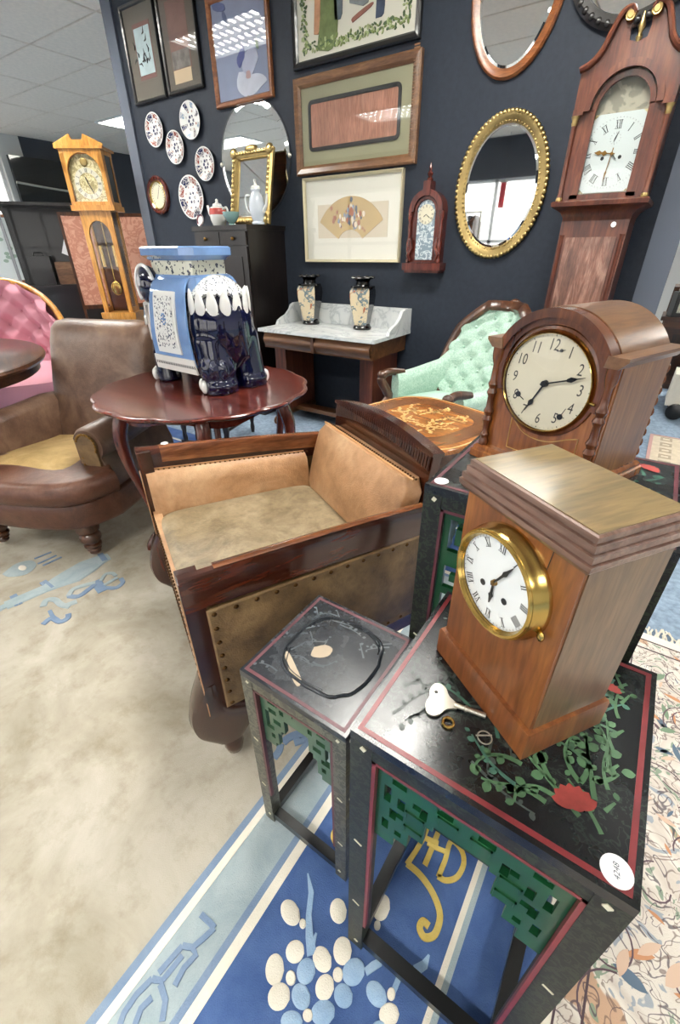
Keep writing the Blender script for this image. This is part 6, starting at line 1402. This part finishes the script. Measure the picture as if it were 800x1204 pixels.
MB().bx(-.19, .19, -.195, -.175, .005, .025).build('lower_rail', 'black_cabinet', sc_)
# ------------------------------------------------------------------ far left: golden clock, screen, shelving, easel, panel
CX, CY = -4.42, 2.66
CQ = at(106, 244, z=1.477)
ok_ = thing('longcase_clock', 'golden oak longcase clock with arched dial and peaked top beyond the dark wall end', 'clock', (CQ.x-.05, CQ.y+.09, ZF), radians(37)); ok_.scale = (1.07, 1.07, 1.07)
def yb_(x0, x1, y0, y1, a, b, n, m='oak', bev=.004, par=ok_): return MB().bx(x0, x1, y0, y1, a-ZF, b-ZF).build(n, m, par, bev=bev)
hw = .205
yb_(-hw, hw, -.10, .16, 1.36, 1.40, 'hood_base'); yb_(-hw+.012, hw-.012, -.085, .15, 1.40, 1.43, 'hood_rail')
for sx in (-1, 1):
    yb_(sx*(hw-.052), sx*(hw-.014), -.088, -.06, 1.43, 1.80, 'hood_stile'); yb_(sx*(hw-.030), sx*(hw-.014), -.06, -.03, 1.40, 1.80, 'side_stile'); yb_(sx*(hw-.030), sx*(hw-.014), .12, .15, 1.40, 1.80, 'side_stile'); yb_(sx*(hw-.026), sx*(hw-.020), -.03, .12, 1.40, 1.80, 'side_glass', 'black_glass', 0)
yb_(-hw+.012, hw-.012, .14, .15, 1.40, 1.80, 'hood_back', 'walnut')
ar = arc(0, 1.655-ZF, hw-.052, 0, pi, 18)
MB().prism([(hw-.014, 1.66-ZF), (hw-.014, 1.835-ZF), (-hw+.014, 1.835-ZF), (-hw+.014, 1.66-ZF)]+ar[::-1], 'xz', -.088, -.062).build('door_arch', 'oak', ok_)
yb_(-hw+.012, hw-.012, -.06, .15, 1.80, 1.835, 'hood_top'); yb_(-hw-.012, hw+.012, -.105, .165, 1.835, 1.855, 'cornice')
MB().prism([(-hw-.012, 1.855-ZF), (hw+.012, 1.855-ZF), (.06, 1.925-ZF), (.045, 1.90-ZF), (-.045, 1.90-ZF), (-.06, 1.925-ZF)], 'xz', -.10, -.06).build('pediment', 'oak', ok_)
for sx in (-1, 1): MB().tube([(sx*(hw+.014), -.085, 1.862-ZF), (sx*.058, -.085, 1.934-ZF)], .012, 6).build('pediment_moulding', 'oak', ok_)
MB().prism([(hw-.052, 1.43-ZF), (hw-.052, 1.66-ZF)]+ar[1:-1]+[(-hw+.052, 1.66-ZF), (-hw+.052, 1.43-ZF)], 'xz', -.052, -.048).build('dial_plate', pattern('gilt engraved dial', '#a79a6d', '#d7cc9f', 22, .5, .3, .3, 1.5, 3), ok_, smooth=False)
mb = MB(); ring_front(mb, 0, 1.575-ZF, [(.125, -.0525), (.125, -.055), (.085, -.055), (.085, -.0525)]); mb.build('chapter_ring', plain('silvered ring', '#d9d6c4', .3, .6), ok_)
mb = MB()
for k in range(12): a = k*pi/6; roman_into(mb, ROMAN[k], .026, front_M(.104*sin(a), -.0555, 1.575-ZF+.104*cos(a), a, .75))
hand_poly(mb, [(-.003, -.02), (-.004, .06), (0, .10), (.004, .06), (.003, -.02)], -.0565, 0, 1.575-ZF, 2.75); hand_poly(mb, [(-.003, -.02), (-.006, .04), (0, .07), (.006, .04), (.003, -.02)], -.0565, 0, 1.575-ZF, -.35)
mb.build('numerals_and_hands', 'ink', ok_, smooth=False)
MB().ell((0, -.055, 1.74-ZF), (.035, .008, .035), 16, 10).build('moon_boss', 'gilt', ok_)
MB().prism([(hw-.052, 1.43-ZF), (hw-.052, 1.66-ZF)]+ar[1:-1]+[(-hw+.052, 1.66-ZF), (-hw+.052, 1.43-ZF)], 'xz', -.075, -.073).build('door_glass', 'picture_glass', ok_, smooth=False)
tw = .15
for sx in (-1, 1):
    yb_(sx*(tw-.045), sx*tw, -.075, -.05, .62, 1.36, 'trunk_stile'); yb_(sx*(tw-.02), sx*tw, -.05, .13, .62, .66, 'trunk_side_rail'); yb_(sx*(tw-.02), sx*tw, .10, .13, .62, 1.36, 'trunk_side_stile'); yb_(sx*(tw-.012), sx*(tw-.006), -.05, .10, .66, 1.36, 'trunk_side_glass', 'picture_glass', 0)
MB().prism([(tw-.04, 1.18-ZF), (tw-.04, 1.36-ZF), (-tw+.04, 1.36-ZF), (-tw+.04, 1.18-ZF)]+arc(0, 1.19-ZF, tw-.045, pi, 0, 16), 'xz', -.075, -.05).build('trunk_arch', 'oak', ok_)
yb_(-tw, tw, .12, .13, .62, 1.36, 'trunk_back', 'walnut'); yb_(-tw+.04, tw-.04, -.064, -.061, .66, 1.34, 'trunk_glass', 'picture_glass', 0)
MB().tube([(0, .02, 1.34), (0, .02, .86)], .005, 6).build('pendulum_rod', 'brass', ok_); MB().ell((0, .02, .82), (.055, .012, .055), 20, 12).build('pendulum_bob', 'brass', ok_)
for sx in (-1, 1): MB().lathe([(.002, 0), (.022, .004), (.022, .16), (.002, .165)], 14, (sx*.065, .03, .98)).build('weight', 'brass', ok_)
yb_(-tw-.03, tw+.03, -.10, .15, .58, .62, 'waist_moulding', bev=.01); yb_(-tw-.025, tw+.025, -.095, .145, .10, .58, 'plinth'); yb_(-tw-.04, tw+.04, -.11, .155, .0, .10, 'foot', bev=.01)
for ch in ok_.children:                                              # slim hood and trunk
    for v in ch.data.vertices:
        v.co.x *= .82; v.co.y *= .82; h0 = 1.38-ZF
        if v.co.z > h0: v.co.z = h0+(v.co.z-h0)*.80
# folding screen with salmon panels
fs = thing('folding_screen', 'dark edged folding screen with salmon marbled panels behind the golden clock', 'screen', (-5.02, 3.02, ZF), radians(53))
for k, (cx, an) in enumerate(((-.20, .12), (.27, -.10))):
    Mx = Matrix.Translation((cx+.06, .0, .06)) @ Matrix.Rotation(an, 4, 'Z'); pn = MB().bx(-.20, .20, -.012, .012, .62, 1.42).xform(Mx).build('screen_panel', 'pink_veneer', fs)
    MB().strip(rect(-.20, .20, .62, 1.42), rect(-.225, .225, .58, 1.45), 'xz', -.018, .018).xform(Mx).build('panel_frame', 'walnut_v', pn)
    for sx in (-1, 1): MB().bx(sx*.20, sx*.225, -.018, .018, -.06, .58).xform(Mx).build('leg', 'walnut_v', pn)
    MB().ell((0, 0, 0), (.03, .03, .03), 12, 8).xform(Mx @ Matrix.Translation((.21, 0, 1.46))).build('finial', 'walnut_v', pn)
# open metal shelving
q = at(62, 290, X=-6.4); sh = thing('display_shelving', 'black metal framed shelving at far left holding a brown box', 'shelves', (-6.4, q.y, ZF), radians(58))
for sx in (-1, 1):
    for y in (-.2, .2): MB().bx(sx*.42-.014, sx*.42+.014, y-.014, y+.014, 0, 1.66).build('upright', plain('grey metal upright', '#8c8d90', .4, .5) if sx < 0 and y < 0 else 'black', sh)
for z in (.35, .80, 1.63): MB().bx(-.42, .42, -.21, .21, z, z+.03).build('shelf_board', 'black_cabinet', sh)
MB().bx(-.42, .42, .19, .2, .02, 1.63).build('back_panel', 'black', sh)
def on_shelf(lx, ly, z): return sh.location + Matrix.Rotation(radians(58), 3, 'Z') @ Vector((lx, ly, z))
bx0 = thing('storage_box', 'brown wooden box with white label on the metal shelving', 'box', on_shelf(.18, -.02, .8305), radians(58))
MB().bx(-.2, .2, -.12, .12, 0, .24).build('box_body', 'frame_brown', bx0, bev=.004); MB().bx(.02, .15, -.122, -.12, .06, .16).build('label', 'paper', bx0); MB().bx(.03, .14, -.1225, -.122, .10, .115).build('label_print', 'ink', bx0)
fo = thing('white_papers', 'white folded papers leaning inside the dark shelving above the box', 'papers', on_shelf(.1, .05, 1.071), radians(62))
MB().bx(-.11, .04, -.004, .004, .0, .24).build('sheet', 'paper', fo).rotation_euler = (0, radians(24), 0); MB().bx(-.0, .16, .006, .012, .0, .24).build('sheet', 'paper', fo)
lo = thing('case_black', 'black leather case standing under the white papers', 'case', on_shelf(-.18, -.02, .8305), radians(58)); lo.name = 'leather_case'
MB().bx(-.12, .12, -.1, .1, 0, .3).build('case_body', 'black', lo, bev=.012); MB().tube([(-.05, 0, .3), (-.04, 0, .34), (.04, 0, .34), (.05, 0, .3)], .008, 6).build('handle', 'black', lo)
fo.location = on_shelf(.18, -.02, 1.118)
# glossy black panel on the far wall
a, b = at(36, 188, X=X0+.3), at(80, 236, X=X0+.3); y0, y1 = at(22, 205, X=X0+.3).y, at(84, 215, X=X0+.3).y
tv = thing('wall_screen', 'large glossy black screen high on the far left wall', 'screen', (X0+.02, (y0+y1)/2+.25, 2.2), radians(90))
MB().bx(-(y1-y0)/2-.25, (y1-y0)/2+.25, -.12, -.05, -.34, .40).build('screen_body', 'black_glass', tv, bev=.01); MB().bx(-.2, .2, -.05, 0, -.1, .1).build('bracket', 'black', tv)
mb = MB(); mb.tube(bez([(-.7, -.125, .02), (-.2, -.13, -.02), (.5, -.125, -.06)], 6), .018, 8); mb.build('front_streak', 'steel', tv)  # pale steel streak laid across the black face
# easel with print
q = at(22, 300, X=-7.0); ea = thing('easel', 'dark wooden easel before the bright window at left edge', 'easel', (-7.0, q.y-.15, ZF), radians(60))
for sx in (-1, 1): MB().tube([(sx*.10, 0, 1.75), (sx*.42, -.12, 0)], .024, 8).build('leg', 'black_cabinet', ea)
MB().tube([(0, .03, 1.72), (0, .5, 0)], .022, 8).build('back_leg', 'black_cabinet', ea); MB().bx(-.5, .5, -.09, -.03, .80, .84).build('ledge', 'black_cabinet', ea); MB().bx(-.5, .5, -.04, -.01, 1.60, 1.66).build('cross_bar', 'black_cabinet', ea)
pr_ = thing('framed_print', 'pale botanical print in thin frame resting on the easel', 'picture', ea.location + Matrix.Rotation(radians(60), 3, 'Z') @ Vector((0.05, -.075, .8425)), radians(60))
frame(pr_, -.33, .33, 0, .72, .03, 'frame_orange', -.02); sheet(pr_, -.31, .31, .02, .70, -.008, plain('pale print paper', '#dfe4e2', .7), 'print')
mb = MB(); mb.z = 0; rr = random.Random(2)
for k in range(14): x, z = rr.uniform(-.15, .15), rr.uniform(.2, .5); mb.prism([(x+.03*cos(t), z+.02*sin(t)) for t in [2*pi*i/7 for i in range(7)]], 'xz', -.0095-.0005*rr.random(), -.008)
mb.build('painted_leaves', plain('sage print ink', '#9fb3a2', .7), pr_, smooth=False)['kind'] = 'stuff'
# ------------------------------------------------------------------ beyond the wall at right
q = at(790, 395, Y=4.7)
ct = thing('console_table', 'brown console table beyond the grey column at right edge', 'table', (.30, 4.9, ZF))
MB().bx(-.32, .6, -.2, .22, .66, .69).build('table_top', 'walnut', ct, bev=.005); MB().bx(-.29, .57, -.17, .19, .56, .66).build('apron', 'walnut', ct)
for x in (-.27, .55):
    for y in (-.15, .17): MB().lathe([(.018, 0), (.024, .1), (.016, .2), (.026, .4), (.02, .56)], 10, (x, y, 0)).build('leg', 'walnut_v', ct)
cl_ = thing('box_clock', 'small dark box with pale square face on the console table', 'clock', (.10, 4.78, .69+ZF+.0005), radians(20))
MB().bx(-.08, .08, -.05, .05, 0, .18).build('case', 'black_cabinet', cl_, bev=.004); MB().bx(-.05, .05, -.053, -.05, .03, .12).build('face', 'pierced_yellow', cl_); MB().ell((-.05, 0, .195), .018, 10, 8).build('knob', 'steel', cl_)
hu = thing('wooden_trunk', 'brown domed wooden trunk high on the shelf behind the console table', 'chest', (.50, 5.55, .86))
mb = MB(); mb.prism([(-.4, 0), (.4, 0), (.4, .16)]+arc(0, .16, .4, 0, pi, 12, .12)[1:-1]+[(-.4, .16)], 'xz', -.22, .22); mb.build('chest_body', 'arch_front', hu, bev=.004)
sd = thing('sideboard', 'dark sideboard under the domed trunk at right edge', 'sideboard', (.50, 5.55, ZF)); MB().bx(-.5, .8, -.25, .25, 0, .86-ZF-.0005).build('carcass', 'walnut', sd, bev=.004)
for k in range(2): d_ = MB().bx(-.46+.64*k, .13+.64*k, -.262, -.25, .08, .82).build('door', 'walnut_v', sd, bev=.004); MB().ell((.08+.5*k if k == 0 else .26, -.275, .5), .014, 8, 6).build('knob', 'brass', d_)
st = thing('white_stool', 'white upholstered stool with black wheel under the console table', 'stool', (.40, 4.42, ZF))
MB().bx(-.2, .3, -.15, .15, .10, .34).build('stool_body', 'white_wool', st, bev=.02); 
for x in (-.12, .2):
    mb = MB(); mb.lathe([(.05, -.016), (.062, -.01), (.062, .01), (.05, .016)], 18, (x, -.155, .062), 'y'); mb.build('wheel', 'black', st)
    mb = MB(); mb.lathe([(.05, -.016), (.062, -.01), (.062, .01), (.05, .016)], 18, (x, .155, .062), 'y'); mb.build('wheel', 'black', st)
br = thing('beige_rug', 'small pink edged beige rug on the blue carpet at right edge', 'rug', (.62, 3.45, ZF))
MB().bx(-.46, .6, -.31, .33, 0, .007).build('pile', plain('beige patterned pile', '#cdbfa9', .95, bumpy=.4, bscale=200, var=.12), br); MB().strip(rect(-.44, .58, -.29, .31), rect(-.46, .6, -.31, .33), 'xy', .001, .0085).build('edging', plain('rose edging', '#bd9690', .95), br, smooth=False)
mb = MB(); rr = random.Random(9)
for i in range(7):
    for j in range(5): x, y = -.36+.13*i, -.22+.12*j; mb.strip(rect(x-.02, x+.02, y-.02, y+.02), rect(x-.035, x+.035, y-.035, y+.035), 'xy', .006, .0082)
mb.build('woven_squares', plain('taupe woven squares', '#a89a86', .95), br, smooth=False)['kind'] = 'stuff'

rb = thing('added_red_banner', 'red fabric banner added by the shop window for the gilt oval mirror to reflect', 'banner', (-3.08, -3.9, 1.74))  # unseen prop, hung only for its red reflection in the oval mirror
MB().bx(-.05, .05, -.004, .004, .08, .46).build('banner_cloth', plain('red banner cloth', '#b5202c', .7), rb); MB().tube([(-.07, 0, .47), (.07, 0, .47)], .012, 8).build('banner_rod', 'steel', rb); MB().tube([(0, 0, .47), (0, 0, ZC-1.74)], .003, 5).build('cord', 'dark_metal', rb)
rk = thing('added_clothes_rail', 'dark coat rail added near the shop window for the gilt oval mirror to reflect', 'clothes rail', (-3.7, -3.3, ZF))  # added out of frame so the oval mirror reflects something dark
MB().tube([(-.5, 0, 1.75), (.5, 0, 1.75)], .016, 8).build('rail', 'steel', rk)
for sx in (-1, 1): MB().tube([(sx*.48, 0, 0), (sx*.48, 0, 1.75)], .016, 8).build('post', 'steel', rk); MB().bx(sx*.48-.02, sx*.48+.02, -.25, .25, 0, .03).build('base_bar', 'steel', rk)
for k in range(9):
    x = -.4+.1*k; MB().loft([[(x-.02, -.06, 1.70), (x+.02, -.06, 1.70), (x+.02, .06, 1.70), (x-.02, .06, 1.70)], [(x-.035, -.22, 1.60), (x+.035, -.22, 1.60), (x+.035, .22, 1.60), (x-.035, .22, 1.60)], [(x-.03, -.25, .8+.03*(k % 3)), (x+.03, -.25, .8+.03*(k % 3)), (x+.03, .25, .8), (x-.03, .25, .8)]]).build('coat', ('black', 'dark_wall', 'walnut')[k % 3], rk)
